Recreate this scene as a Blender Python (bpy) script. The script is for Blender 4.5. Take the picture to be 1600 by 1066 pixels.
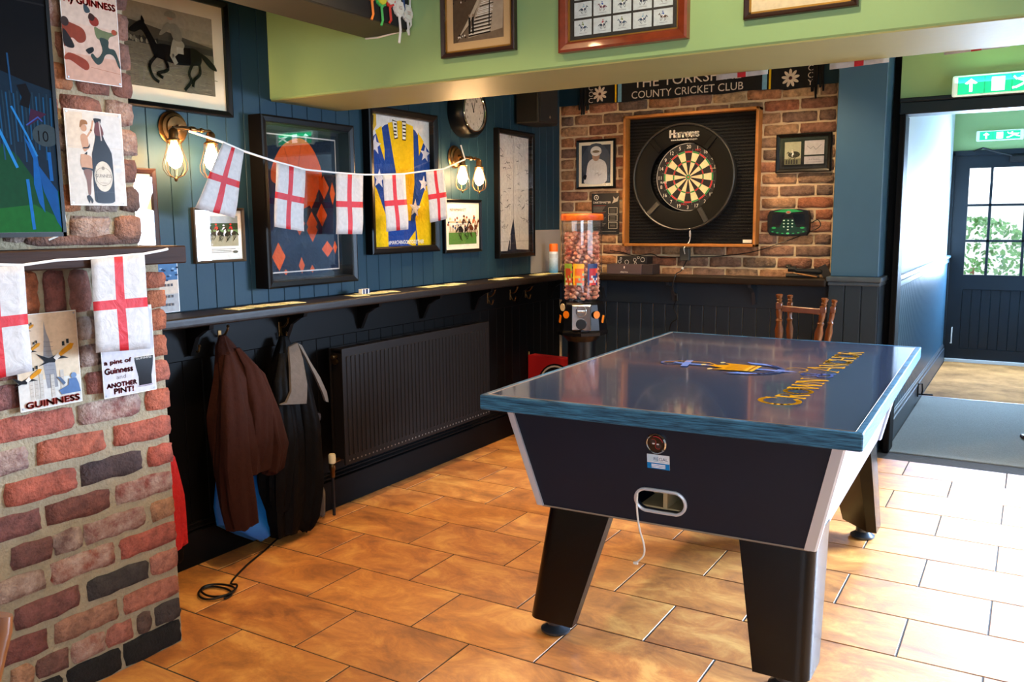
import bpy, bmesh, math, random
from mathutils import Vector, Matrix
random.seed(7)
SC = bpy.context.scene
for o in list(bpy.data.objects): bpy.data.objects.remove(o)
COL = SC.collection
PI = math.pi
V = Vector

def lin(h, a=1.0):
    if isinstance(h, str):
        h = h.lstrip('#'); c = [int(h[i:i+2], 16)/255 for i in (0, 2, 4)]
    else: c = list(h)
    return tuple((x/12.92 if x <= .04045 else ((x+.055)/1.055)**2.4) for x in c) + (a,)

# ------------------------------------------------------------------ camera
cam_d = bpy.data.cameras.new('camera'); cam = bpy.data.objects.new('camera', cam_d); COL.objects.link(cam)
cam_d.sensor_width = 36; cam_d.lens = 30.29; cam_d.clip_start = .05; cam_d.clip_end = 200
_r = V((.856126, .516700, -.008278)); _d = V((.063410, -.120936, -.990633)); _f = V((-.512862, .847582, -.136301))
cam.matrix_world = Matrix(((_r.x, -_d.x, -_f.x, 2.9978), (_r.y, -_d.y, -_f.y, -5.6485), (_r.z, -_d.z, -_f.z, 1.4387), (0, 0, 0, 1)))
SC.camera = cam
# ------------------------------------------------------------------ world, lights, exposure
SC.view_settings.view_transform = 'Standard'; SC.view_settings.look = 'None'
SC.view_settings.exposure = 0.0; SC.view_settings.gamma = 1.0; SC.view_settings.use_curve_mapping = False
w = bpy.data.worlds.new('world'); SC.world = w; w.use_nodes = True
wn = w.node_tree.nodes; bg = wn['Background']
sky = wn.new('ShaderNodeTexSky'); sky.sky_type = 'HOSEK_WILKIE'; sky.sun_direction = (.5, .5, .7); sky.turbidity = 7
mixw = wn.new('ShaderNodeMixRGB'); mixw.inputs[0].default_value = .55; mixw.inputs[2].default_value = (.62, .72, .85, 1)
w.node_tree.links.new(sky.outputs[0], mixw.inputs[1]); w.node_tree.links.new(mixw.outputs[0], bg.inputs[0])
bg.inputs[1].default_value = 9.0

def light(name, kind, loc, energy, color, target=None, **kw):
    d = bpy.data.lights.new(name, kind); d.energy = energy; d.color = color
    for k, v in kw.items(): setattr(d, k, v)
    o = bpy.data.objects.new(name, d); COL.objects.link(o); o.location = loc
    if target is not None:
        o.rotation_euler = (V(target)-V(loc)).to_track_quat('-Z', 'Y').to_euler()
    return o
WARM = (1.0, .68, .36); DAY = (.72, .85, 1.0); DAY2 = (.50, .70, 1.0)
# daylight through the windows of the right and rear walls
light('window_light_right', 'AREA', (6.35, -2.6, 1.65), 62, DAY, (0, -2.6, 1.0), shape='RECTANGLE', size=3.6, size_y=1.3)
light('window_light_rear', 'AREA', (4.6, -8.35, 1.7), 60, DAY, (2.4, 0, .8), shape='RECTANGLE', size=2.4, size_y=1.3)
light('door_daylight', 'AREA', (2.74, 3.95, 1.40), 150, DAY2, (2.74, 0, .6), shape='RECTANGLE', size=.66, size_y=1.02)
light('added_floor_light_back', 'AREA', (4.6, -.05, 1.45), 520, DAY2, (3.0, -3, -.9), shape='RECTANGLE', size=1.4, size_y=1.1, spread=math.radians(115))  # added lamp at an unseen back window, brightens the floor on the right
# ceiling downlights (warm)
def spot(x, y, z, e, tx=None, ty=None, tz=0, ang=100, r=.04, col=WARM):
    light('downlight', 'SPOT', (x, y, z), e, col, (tx if tx is not None else x, ty if ty is not None else y+.001, tz), spot_size=math.radians(ang), spot_blend=.7, shadow_soft_size=r)
spot(.75, -1.0, 2.52, 85, tx=.8, ang=115)
spot(.75, -2.0, 2.52, 75, tx=.9, ang=115)
spot(1.05, -.75, 2.52, 62, ty=-.25, tz=1.2, ang=95)
spot(1.75, -.75, 2.52, 45, ty=-.3, tz=1.1, ang=95)
spot(1.15, -3.6, 2.72, 112, ang=115)
spot(2.2, -4.7, 2.72, 22, tx=.7, ty=-3.9, tz=1.3, ang=95)
spot(2.3, -3.6, 2.72, 42, tx=2.2, ty=-2.8, tz=2.1, ang=80, col=(1, .80, .5))
spot(3.4, -4.6, 2.72, 25, ang=120)

# ------------------------------------------------------------------ helpers
def T(o, label=None, cat=None, group=None, kind=None):
    if label: o['label'] = label
    if cat: o['category'] = cat
    if group: o['group'] = group
    if kind: o['kind'] = kind
    return o
def thing(name, label, cat, loc=(0, 0, 0), rz=0, group=None):
    o = bpy.data.objects.new(name, None); COL.objects.link(o); o.location = loc; o.rotation_euler = (0, 0, rz)
    o.empty_display_size = .05
    return T(o, label, cat, group)
def link(name, me, parent=None, loc=None, rot=None, color=None):
    o = bpy.data.objects.new(name, me); COL.objects.link(o)
    if parent: o.parent = parent
    if loc is not None: o.location = loc
    if rot is not None: o.rotation_euler = rot
    if color is not None: o.color = color
    return o
def copy_tree(o, parent=None):
    c = o.copy(); COL.objects.link(c); c.parent = parent
    for ch in list(o.children): copy_tree(ch, c)
    return c

class MB:
    def __init__(s): s.bm = bmesh.new()
    def box(s, c, d, rot=None, bev=0, seg=1, taper=None):
        g = bmesh.ops.create_cube(s.bm, size=1)['verts']
        for v in g:
            v.co = V((v.co.x*d[0], v.co.y*d[1], v.co.z*d[2]))
            if taper and v.co.z > 0: v.co.x *= taper; v.co.y *= taper
        if bev:
            es = list({e for v in g for e in v.link_edges})
            r = bmesh.ops.bevel(s.bm, geom=es, offset=bev, segments=seg, affect='EDGES', profile=.6)
            g = list({v for f in r['faces'] for v in f.verts} | {v for v in g if v.is_valid})
        M = Matrix.Translation(V(c))
        if rot is not None: M = M @ (rot.to_matrix().to_4x4() if hasattr(rot, 'to_matrix') else rot)
        bmesh.ops.transform(s.bm, matrix=M, verts=g)
        return s
    def b(s, x0, x1, y0, y1, z0, z1, bev=0, seg=1):
        return s.box(((x0+x1)/2, (y0+y1)/2, (z0+z1)/2), (x1-x0, y1-y0, z1-z0), bev=bev, seg=seg)
    def hexa(s, bot, top):
        vs = [s.bm.verts.new(p) for p in list(bot)+list(top)]; n = len(bot)
        s.bm.faces.new(vs[:n][::-1]); s.bm.faces.new(vs[n:])
        for i in range(n): s.bm.faces.new([vs[i], vs[(i+1) % n], vs[n+(i+1) % n], vs[n+i]])
        return s
    def lathe(s, prof, c=(0, 0, 0), n=20, axis='Z', cap=True, sx=1, sy=1):
        rings = []
        def mp(x, y, z):
            x *= sx; y *= sy
            if axis == 'Z': p = (x, y, z)
            elif axis == 'X': p = (z, x, y)
            else: p = (x, z, y)
            return V(p)+V(c)
        for r, z in prof: rings.append([s.bm.verts.new(mp(r*math.cos(2*PI*i/n), r*math.sin(2*PI*i/n), z)) for i in range(n)])
        for a, b_ in zip(rings, rings[1:]):
            for i in range(n): s.bm.faces.new([a[i], a[(i+1) % n], b_[(i+1) % n], b_[i]])
        if cap: s.bm.faces.new(rings[0][::-1]); s.bm.faces.new(rings[-1])
        return s
    def tube(s, pts, r, n=6, closed=False):
        pts = [V(p) for p in pts]; rings = []; m = len(pts); up = None
        for i, p in enumerate(pts):
            t = (pts[(i+1) % m]-pts[i-1]) if closed else (pts[min(i+1, m-1)]-pts[max(i-1, 0)])
            t.normalize()
            if up is None: up = V((0, 0, 1)) if abs(t.z) < .9 else V((1, 0, 0))
            a = t.cross(up)
            if a.length < 1e-5: a = t.orthogonal()
            a.normalize(); b_ = a.cross(t).normalized(); up = b_
            rr = r[i] if isinstance(r, (list, tuple)) else r
            rings.append([s.bm.verts.new(p+a*math.cos(2*PI*k/n)*rr+b_*math.sin(2*PI*k/n)*rr) for k in range(n)])
        prs = list(zip(rings, rings[1:]))+([(rings[-1], rings[0])] if closed else [])
        for a, b_ in prs:
            for k in range(n): s.bm.faces.new([a[k], a[(k+1) % n], b_[(k+1) % n], b_[k]])
        if not closed: s.bm.faces.new(rings[0][::-1]); s.bm.faces.new(rings[-1])
        return s
    def loft(s, rings, cap=True):
        R = [[s.bm.verts.new(p) for p in r] for r in rings]
        for a, b_ in zip(R, R[1:]):
            n = len(a)
            for k in range(n): s.bm.faces.new([a[k], a[(k+1) % n], b_[(k+1) % n], b_[k]])
        if cap: s.bm.faces.new(R[0][::-1]); s.bm.faces.new(R[-1])
        return s
    def prism(s, pts, n, dist):          # pts: 3D loop, extruded by n*dist
        n = V(n)*dist
        return s.hexa([V(p) for p in pts], [V(p)+n for p in pts])
    def mesh(s, name, m, smooth=False):
        bmesh.ops.recalc_face_normals(s.bm, faces=s.bm.faces)
        me = bpy.data.meshes.new(name); s.bm.to_mesh(me); s.bm.free()
        if m: me.materials.append(m)
        if smooth:
            for p in me.polygons: p.use_smooth = True
            try: me.set_sharp_from_angle(angle=math.radians(40))
            except Exception: pass
        return me
    def build(s, name, m, parent=None, smooth=False, loc=None, rot=None, color=None):
        return link(name, s.mesh(name, m, smooth), parent, loc, rot, color)
def rotz(a): return Matrix.Rotation(a, 4, 'Z')
def rotx(a): return Matrix.Rotation(a, 4, 'X')
def roty(a): return Matrix.Rotation(a, 4, 'Y')
def catmull(pts, k=6):
    pts = [V(p) for p in pts]; out = []
    for i in range(len(pts)-1):
        p0 = pts[max(i-1, 0)]; p1 = pts[i]; p2 = pts[i+1]; p3 = pts[min(i+2, len(pts)-1)]
        for j in range(k):
            t = j/k; out.append(.5*((2*p1)+(p2-p0)*t+(2*p0-5*p1+4*p2-p3)*t*t+(3*p1-p0-3*p2+p3)*t**3))
    out.append(pts[-1]); return out

# ------------------------------------------------------------------ materials
MATS = {}
def mat(name, col='#888888', rough=.5, metal=0, noise=0, nscale=8, col2=None, bump=0, bscale=40, objcol=False, spec=.5, emit=None, estr=0, alpha=1, coat=0, sheen=0, stretch=None, transm=0, ior=1.45):
    if name in MATS: return MATS[name]
    m = bpy.data.materials.new(name); m.use_nodes = True; nt = m.node_tree; N = nt.nodes; L = nt.links; p = N['Principled BSDF']
    p.inputs['Roughness'].default_value = rough; p.inputs['Metallic'].default_value = metal; p.inputs['Specular IOR Level'].default_value = spec
    p.inputs['Base Color'].default_value = lin(col); p.inputs['IOR'].default_value = ior
    if coat: p.inputs['Coat Weight'].default_value = coat; p.inputs['Coat Roughness'].default_value = .05
    if sheen: p.inputs['Sheen Weight'].default_value = sheen
    if transm: p.inputs['Transmission Weight'].default_value = transm
    if alpha < 1: p.inputs['Alpha'].default_value = alpha
    if emit: p.inputs['Emission Color'].default_value = lin(emit); p.inputs['Emission Strength'].default_value = estr
    tc = N.new('ShaderNodeTexCoord'); mp = N.new('ShaderNodeMapping')
    L.new(tc.outputs['Object'], mp.inputs[0])
    if stretch: mp.inputs['Scale'].default_value = stretch
    if noise or objcol or col2:
        base = None
        if objcol:
            oi = N.new('ShaderNodeObjectInfo'); base = oi.outputs['Color']
            ad = N.new('ShaderNodeVectorMath'); ad.operation = 'MULTIPLY_ADD'
            cx = N.new('ShaderNodeCombineXYZ')
            for i in range(3): L.new(oi.outputs['Random'], cx.inputs[i])
            L.new(cx.outputs[0], ad.inputs[0]); ad.inputs[1].default_value = (37, 91, 53); L.new(tc.outputs['Object'], ad.inputs[2]); L.new(ad.outputs[0], mp.inputs[0])
        nz = N.new('ShaderNodeTexNoise'); nz.inputs['Scale'].default_value = nscale; nz.inputs['Detail'].default_value = 7; nz.inputs['Roughness'].default_value = .65
        L.new(mp.outputs[0], nz.inputs['Vector'])
        rp = N.new('ShaderNodeMapRange'); rp.inputs[1].default_value = .35; rp.inputs[2].default_value = .68; L.new(nz.outputs[0], rp.inputs[0])
        mx = N.new('ShaderNodeMix'); mx.data_type = 'RGBA'; L.new(rp.outputs[0], mx.inputs[0])
        c1 = lin(col); 
        if col2: c2 = lin(col2)
        else: c2 = tuple(min(1, x*(1+noise)) for x in c1[:3])+(1,)
        if objcol:
            hv = N.new('ShaderNodeHueSaturation'); hv.inputs['Value'].default_value = 1-noise; L.new(base, hv.inputs['Color'])
            L.new(hv.outputs[0], mx.inputs[6])
            if col2: mx.inputs[7].default_value = c2; rp.inputs[3].default_value = 0; rp.inputs[4].default_value = .8
            else:
                hv2 = N.new('ShaderNodeHueSaturation'); hv2.inputs['Value'].default_value = 1+noise; L.new(base, hv2.inputs['Color']); L.new(hv2.outputs[0], mx.inputs[7])
        else: mx.inputs[6].default_value = c1; mx.inputs[7].default_value = c2
        L.new(mx.outputs[2], p.inputs['Base Color']); m['mx'] = 1
    if bump:
        n2 = N.new('ShaderNodeTexNoise'); n2.inputs['Scale'].default_value = bscale; n2.inputs['Detail'].default_value = 5; L.new(mp.outputs[0], n2.inputs['Vector'])
        bp = N.new('ShaderNodeBump'); bp.inputs['Strength'].default_value = bump; bp.inputs['Distance'].default_value = .01; L.new(n2.outputs[0], bp.inputs['Height']); L.new(bp.outputs[0], p.inputs['Normal'])
    MATS[name] = m; return m
def attr_mat(name, rough=.5, dim=1, emit=0, coat=0, spec=.5, bump=0):
    if name in MATS: return MATS[name]
    m = bpy.data.materials.new(name); m.use_nodes = True; N = m.node_tree.nodes; L = m.node_tree.links; p = N['Principled BSDF']
    if name == 'lit_screen': p.inputs['Base Color'].default_value = (.005, .005, .006, 1)
    a = N.new('ShaderNodeAttribute'); a.attribute_name = 'Col'
    p.inputs['Roughness'].default_value = rough; p.inputs['Specular IOR Level'].default_value = spec
    if coat: p.inputs['Coat Weight'].default_value = coat; p.inputs['Coat Roughness'].default_value = .06
    nz = N.new('ShaderNodeTexNoise'); nz.inputs['Scale'].default_value = 60; nz.inputs['Detail'].default_value = 4
    tc = N.new('ShaderNodeTexCoord'); L.new(tc.outputs['Object'], nz.inputs['Vector'])
    rp = N.new('ShaderNodeMapRange'); rp.inputs[1].default_value = .3; rp.inputs[2].default_value = .7; rp.inputs[3].default_value = .88*dim; rp.inputs[4].default_value = 1.06*dim; L.new(nz.outputs[0], rp.inputs[0])
    mu = N.new('ShaderNodeVectorMath'); mu.operation = 'SCALE'; L.new(a.outputs['Color'], mu.inputs[0]); L.new(rp.outputs[0], mu.inputs['Scale'])
    if name != 'lit_screen': L.new(mu.outputs[0], p.inputs['Base Color'])
    if emit: L.new(mu.outputs[0], p.inputs['Emission Color']); p.inputs['Emission Strength'].default_value = emit
    if bump:
        n2 = N.new('ShaderNodeTexNoise'); n2.inputs['Scale'].default_value = 22; n2.inputs['Detail'].default_value = 3; n2.inputs['Distortion'].default_value = 1.2; L.new(tc.outputs['Object'], n2.inputs['Vector'])
        bp = N.new('ShaderNodeBump'); bp.inputs['Strength'].default_value = bump; bp.inputs['Distance'].default_value = .02; L.new(n2.outputs[0], bp.inputs['Height']); L.new(bp.outputs[0], p.inputs['Normal'])
    MATS[name] = m; return m
def glass_mat(name, tint=(1, 1, 1), refl=1.0, rough=.02):
    if name in MATS: return MATS[name]
    m = bpy.data.materials.new(name); m.use_nodes = True; N = m.node_tree.nodes; L = m.node_tree.links
    N.remove(N['Principled BSDF']); out = N['Material Output']
    t = N.new('ShaderNodeBsdfTransparent'); t.inputs[0].default_value = (*tint, 1)
    g = N.new('ShaderNodeBsdfGlossy'); g.inputs['Roughness'].default_value = rough
    lw = N.new('ShaderNodeLayerWeight'); lw.inputs[0].default_value = .5
    pw = N.new('ShaderNodeMath'); pw.operation = 'POWER'; pw.inputs[1].default_value = 5; L.new(lw.outputs['Facing'], pw.inputs[0])
    mm = N.new('ShaderNodeMath'); mm.operation = 'MULTIPLY_ADD'; mm.inputs[1].default_value = .9*refl; mm.inputs[2].default_value = .045*refl; L.new(pw.outputs[0], mm.inputs[0])
    mx = N.new('ShaderNodeMixShader'); L.new(mm.outputs[0], mx.inputs[0]); L.new(t.outputs[0], mx.inputs[1]); L.new(g.outputs[0], mx.inputs[2]); L.new(mx.outputs[0], out.inputs[0])
    MATS[name] = m; return m

M_print = attr_mat('print_paper', .7, spec=.05)
M_tin = attr_mat('printed_tin', .3, spec=.12, dim=.72)
M_cloth = attr_mat('coloured_cloth', .85, bump=.5, spec=.06)
M_flag = attr_mat('flag_cloth', .6, bump=.25)
M_screen = attr_mat('lit_screen', .2, emit=.9, spec=.02)
M_sign = attr_mat('backlit_sign', .4, emit=2.6)
M_gloss = attr_mat('gloss_print', .12, coat=.3)
M_board = attr_mat('sisal_board', .8)
M_glass = glass_mat('picture_glass', refl=1.7)
M_glass2 = glass_mat('low_reflection_glass', refl=.6)
M_clear = glass_mat('clear_plastic', (.96, .93, .92), 1.4, .05)
M_blue = mat('blue_wall_paint', '#19323f', .5, noise=.10, nscale=3, bump=.05, spec=.2)
M_black = mat('black_panel_paint', '#0a0807', .5, noise=.15, nscale=3, bump=.05, spec=.1)
M_bluedk = mat('dark_blue_panel_paint', '#222c37', .42, noise=.12, nscale=3, bump=.05, spec=.3)
M_shelf = mat('worn_black_shelf_paint', '#1c140e', .42, noise=.3, nscale=14, bump=.08, spec=.22)
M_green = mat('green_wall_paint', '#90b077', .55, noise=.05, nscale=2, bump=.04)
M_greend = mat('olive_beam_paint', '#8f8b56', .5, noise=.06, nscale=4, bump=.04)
M_dkbeam = mat('dark_olive_beam_paint', '#3d3927', .6, noise=.1, nscale=4)
M_blackfelt = mat('black_board', '#141416', .8)
M_frameblk = mat('black_picture_frame', '#080707', .32, noise=.1, spec=.22)
M_framebrn = mat('dark_walnut_frame', '#2a1712', .3, noise=.4, nscale=20, stretch=(1, 1, 8))
M_framered = mat('reddish_mahogany_frame', '#6e2c15', .28, noise=.5, nscale=18, coat=.3)
M_gold = mat('gold_slip', '#b98b3c', .35, .7)
M_mantel = mat('dark_mantel_wood', '#2a180f', .6, spec=.2, noise=.5, nscale=10, stretch=(.6, .3, 3), bump=.3, bscale=25)
M_mortar = mat('tan_mortar', '#8e8068', .95, noise=.25, nscale=25, bump=.8, bscale=90)
M_mortar2 = mat('warm_mortar', '#c0a888', .95, noise=.2, nscale=25, bump=.6, bscale=90)
M_brick = mat('old_brick', '#aa5533', .88, objcol=True, noise=.38, nscale=30, bump=.9, bscale=110)
M_brickw = mat('lime_washed_brick', '#aa5533', .88, objcol=True, noise=.3, nscale=22, col2='#b9a393', bump=.9, bscale=110)
M_grout = mat('dark_grout', '#3a332c', .9, bump=.3)
M_steel = mat('brushed_steel', '#a8aab0', .3, .9)
M_chrome = mat('chrome', '#c8cacc', .12, 1.0)
M_brass = mat('antique_brass', '#5e4426', .32, .9, noise=.3, nscale=30)
M_bulb = mat('glowing_bulb', '#fff0d0', .2, emit='#ffc98a', estr=210)
M_white = mat('white_plastic', '#e4e2dd', .4)
M_blackpl = mat('black_plastic', '#0b0b0d', .3)
M_rad = mat('dark_radiator_paint', '#181310', .45, noise=.1, nscale=4, spec=.15)
M_ply = mat('table_laminate_black', '#141c2b', .45, spec=.3, noise=.15, nscale=5)
M_top = mat('glossy_hazed_navy_laminate', '#39445a', .12, noise=.08, nscale=6, coat=.5)  # base raised towards grey to carry a haze of reflected light
M_edge = mat('blue_stained_wood_edge', '#0b2a42', .45, noise=.9, nscale=5, col2='#3d7ba3', stretch=(2.2, 2.2, 45), bump=.4, bscale=9, spec=.3)
M_silver = mat('silver_trim', '#c3c7d2', .32, .25)
M_sidep = mat('daylight_pale_side_laminate', '#8f8c94', .35)  # side panels painted pale to stand for bright daylight on them
M_leg = mat('satin_black_leg', '#040406', .27, spec=.35, noise=.2, nscale=10, coat=.1)
M_rug = mat('grey_rug_fibre', '#8f928e', .98, noise=.30, nscale=120, bump=.8, bscale=260)
M_coir = mat('tan_coir_mat', '#c18b50', .98, noise=.2, nscale=3, col2='#7b5327', bump=.6, bscale=260)
M_door = mat('dark_door_paint', '#111c24', .4, noise=.1, nscale=3, spec=.3)
M_hall = mat('pale_hall_paint', '#c9d6da', .6)
M_wood = mat('honey_turned_wood', '#5c3012', .3, noise=.6, nscale=9, coat=.4, stretch=(3, 3, .6))
M_oak = mat('oak_dartboard_case', '#8f5a25', .45, noise=.5, nscale=12)
M_iron = mat('black_iron', '#16161a', .5, .3)

# ------------------------------------------------------------------ flat print helper
_txt = {}
def text_geo(s):
    if s in _txt: return _txt[s]
    cu = bpy.data.curves.new('txt', 'FONT'); cu.body = s; cu.size = 1; cu.resolution_u = 3
    ob = bpy.data.objects.new('txt', cu); COL.objects.link(ob)
    dg = bpy.context.evaluated_depsgraph_get(); me = ob.evaluated_get(dg).to_mesh()
    vs = [(v.co.x, v.co.y) for v in me.vertices]; fs = [tuple(p.vertices) for p in me.polygons]
    ob.evaluated_get(dg).to_mesh_clear(); bpy.data.objects.remove(ob); bpy.data.curves.remove(cu)
    x0 = min(v[0] for v in vs); x1 = max(v[0] for v in vs); y0 = min(v[1] for v in vs); y1 = max(v[1] for v in vs)
    _txt[s] = ([((x-x0)/(x1-x0), (y-y0)/(y1-y0)) for x, y in vs], fs, (x1-x0)/(y1-y0)); return _txt[s]
class Art:
    """flat printed shapes; u,v in 0..1 over the w x h sheet, local x right, z up, front towards -y"""
    def __init__(s, w, h, o=None, U=(1, 0, 0), W=(0, 0, 1), N=(0, -1, 0), y=0, step=.00004):
        s.w, s.h = w, h; s.U = V(U); s.W = V(W); s.N = V(N); s.o = V(o) if o is not None else V((-w/2, y, -h/2))
        s.vs = []; s.fs = []; s.cs = []; s.k = 0; s.step = step
    def p3(s, u, v, curve=None): return s.o+s.U*(u*s.w)+s.W*(v*s.h)+s.N*(s.k*s.step)
    def poly(s, pts, col, adv=True):
        if adv: s.k += 1
        b = len(s.vs); s.vs += [s.p3(*p) for p in pts]; s.fs.append(tuple(range(b, b+len(pts)))); s.cs.append(lin(col)); return s
    def blob(s, pts, col, k=4):
        n = len(pts); out = []
        for i in range(n):
            p0, p1, p2, p3 = pts[i-1], pts[i], pts[(i+1) % n], pts[(i+2) % n]
            for j in range(k):
                t = j/k; out.append(tuple(.5*(2*p1[q]+(p2[q]-p0[q])*t+(2*p0[q]-5*p1[q]+4*p2[q]-p3[q])*t*t+(3*p1[q]-p0[q]-3*p2[q]+p3[q])*t**3) for q in (0, 1)))
        return s.poly(out, col)
    def curve(s, pts, w, col): return s.line([(p.x, p.y) for p in catmull([(x, y, 0) for x, y in pts], 5)], w, col)
    def rect(s, a, b, c, d, col): return s.poly([(a, b), (c, b), (c, d), (a, d)], col)
    def ell(s, cx, cy, rx, ry, col, n=20, rot=0):
        ca, sa = math.cos(rot), math.sin(rot); k = s.w/s.h; pts = []
        for i in range(n):
            a = 2*PI*i/n; x = rx*math.cos(a); y = ry*math.sin(a)/k
            pts.append((cx+x*ca-y*sa, cy+(x*sa+y*ca)*k))
        return s.poly(pts, col)
    def ring(s, cx, cy, r, t, col, n=24, a0=0, a1=2*PI):
        s.k += 1; k = s.w/s.h
        for i in range(n):
            a = a0+(a1-a0)*i/n; b = a0+(a1-a0)*(i+1)/n
            s.poly([(cx+q*math.cos(z), cy+q*math.sin(z)*k) for q, z in ((r-t, a), (r, a), (r, b), (r-t, b))], col, False)
        return s
    def line(s, pts, w, col):
        s.k += 1; k = s.w/s.h
        for (x0, y0), (x1, y1) in zip(pts, pts[1:]):
            dx, dy = (x1-x0), (y1-y0)/k; l = math.hypot(dx, dy) or 1; nx, ny = -dy/l*w/2, dx/l*w/2*k
            ex, ey = dx/l*w*.3, dy/l*w*.3*k
            s.poly([(x0-nx-ex, y0-ny-ey), (x1-nx+ex, y1-ny+ey), (x1+nx+ex, y1+ny+ey), (x0+nx-ex, y0+ny-ey)], col, False)
        return s
    def text(s, t, u0, v0, u1, v1, col, skew=0, bold=0):
        if bold:
            for du, dv in ((bold, 0), (-bold, 0), (0, bold*.6), (0, -bold*.6)): s.text(t, u0+du, v0+dv, u1+du, v1+dv, col, skew); s.k -= 1
        s.k += 1; vs, fs, ar = text_geo(t); b = len(s.vs)
        s.vs += [s.p3(u0+(u1-u0)*x, v0+(v1-v0)*y+skew*x) for x, y in vs]
        for f in fs: s.fs.append(tuple(b+i for i in f)); s.cs.append(lin(col))
        return s
    def build(s, name, m, parent=None, loc=None, rot=None):
        me = bpy.data.meshes.new(name); me.from_pydata([tuple(v) for v in s.vs], [], s.fs)
        ca = me.color_attributes.new('Col', 'FLOAT_COLOR', 'CORNER'); i = 0
        for f, c in zip(me.polygons, s.cs):
            for _ in range(f.loop_total): ca.data[i].color = c; i += 1
        me.materials.append(m); return link(name, me, parent, loc, rot)
def horse(a, x, y, s, col, flip=1, rider=None, rcol='#eeeeee', vs=1):
    X = lambda u: x+flip*u*s; k = a.w/a.h; Y = lambda v: y+v*s*k*vs
    P = lambda pts, c: a.blob([(X(u), Y(v)) for u, v in pts], c)
    P([(-.28, .02), (-.20, .10), (.05, .10), (.22, .12), (.30, .06), (.30, -.06), (.20, -.10), (.0, -.12), (-.18, -.09), (-.27, -.06)], col)
    P([(-.24, .10), (-.34, .28), (-.40, .34), (-.52, .24), (-.54, .19), (-.48, .18), (-.40, .22), (-.33, .10), (-.27, -.04), (-.18, .02)], col)
    P([(-.40, .33), (-.39, .40), (-.36, .33)], col)
    for pts in ([(-.22, -.02), (-.33, -.18), (-.30, -.32), (-.24, -.37)], [(-.16, -.05), (-.12, -.20), (-.24, -.27), (-.19, -.31)], [(.22, -.02), (.14, -.2), (.16, -.3), (.08, -.42)], [(.26, 0), (.28, -.18), (.20, -.28), (.18, -.36)]):
        a.curve([(X(u), Y(v)) for u, v in pts], .034*s, col)
    P([(.28, .08), (.38, .04), (.48, -.06), (.50, -.12), (.42, -.10), (.34, -.02)], col)
    if rider:
        P([(-.08, -.02), (-.03, .0), (.06, .06), (.10, .14), (.04, .20), (-.04, .18)], rcol)
        P([(-.02, .18), (.06, .18), (.07, .28), (.01, .38), (-.07, .36), (-.06, .26)], rider)
        P([(-.06, .33), (-.16, .22), (-.20, .22), (-.10, .38)], rider)
        a.ell(X(-.06), Y(.45), .036*s, .036*s*k*vs, '#a07a60', 12); P([(-.13, .46), (.0, .45), (.0, .51), (-.08, .53)], rider)
        a.line([(X(.04), Y(.08)), (X(-.06), Y(-.02)), (X(-.02), Y(-.1))], .05*s, rcol if rcol != rider else '#222222')

# ------------------------------------------------------------------ room shell
def struct(name, mb, m, color=None): return T(mb.build(name, m), kind='structure')
H = 2.75
floor = struct('floor', MB().b(-.15, 6.6, -8.6, 4.3, -.2, -.0025), M_grout)
ceiling = struct('ceiling', MB().b(-.15, 6.6, -8.6, 4.3, H, H+.15), mat('cream_ceiling', '#b5ad8d', .8))
wall_left = struct('wall_left', MB().b(-.17, -.013, -8.6, .15, -.2, H), M_black)
wall_back = struct('wall_back', MB().b(-.15, 2.0, .0002, .15, -.2, H), M_mortar2)
wrr = MB()
wrr.b(6.45, 6.6, -8.6, 4.3, -.2, .95).b(6.45, 6.6, -8.6, 4.3, 2.35, H).b(6.45, 6.6, -8.6, -4.6, .95, 2.35).b(6.45, 6.6, -.7, 4.3, .95, 2.35)
wall_right = struct('wall_right', wrr, M_hall)
wall_rear = struct('wall_rear', MB().b(-.15, 3.3, -8.6, -8.45, -.2, H).b(5.9, 6.6, -8.6, -8.45, -.2, H).b(3.3, 5.9, -8.6, -8.45, -.2, 1.0).b(3.3, 5.9, -8.6, -8.45, 2.4, H), M_hall)
# door header wall and the part of the back wall right of the hall (with a window added for the floor light)
hd = MB().b(2.26, 6.6, .03, .15, 2.12, H).b(3.36, 3.85, .03, .15, -.2, 2.12).b(5.4, 6.6, .03, .15, -.2, 2.12).b(3.85, 5.4, .03, .15, -.2, .9)
wall_header = struct('wall_back_right', hd, M_green)
struct('trim_1', MB().b(2.262, 3.36, .0, .17, 2.05, 2.12, .006).b(2.262, 3.36, -.015, .18, 2.118, 2.142, .006), M_door)
struct('trim_2', MB().b(2.262, 2.30, -.0, .17, 0, 2.05, .006), M_black)
# hall
struct('wall_hall_left', MB().b(2.10, 2.245, .15, 4.05, -.2, H), M_hall)
struct('wall_hall_right', MB().b(3.36, 3.5, .15, 4.05, -.2, H), M_hall)
struct('wall_hall_end', MB().b(2.10, 3.5, 4.06, 4.25, 2.07, H).b(2.1, 2.262, 4.06, 4.25, -.2, 2.07).b(3.2, 3.5, 4.06, 4.25, -.2, 2.07), M_green)
bd = MB()
for i in range(76):
    y = .16+i*.051; bd.b(2.245, 2.258, y, y+.045, .12, 1.05, .004)
hp = T(bd.build('bead_boards', mat('hall_blue_paint', '#2f5268', .3, noise=.1), None), kind='structure'); hp.name = 'wall_hall_panelling'
struct('trim_3', MB().b(2.24, 2.285, .17, 4.05, 1.05, 1.08, .008).b(2.24, 2.27, .17, 4.05, 1.0, 1.05, .008), mat('hall_trim_paint', '#3b5563', .3))
struct('baseboard_hall', MB().b(2.24, 2.275, .17, 4.05, 0, .14, .004).b(2.24, 2.268, .17, 4.05, .14, .17, .006).b(2.24, 2.262, .17, 4.05, .17, .185, .004), mat('hall_skirting_paint', '#39434c', .35))

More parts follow.
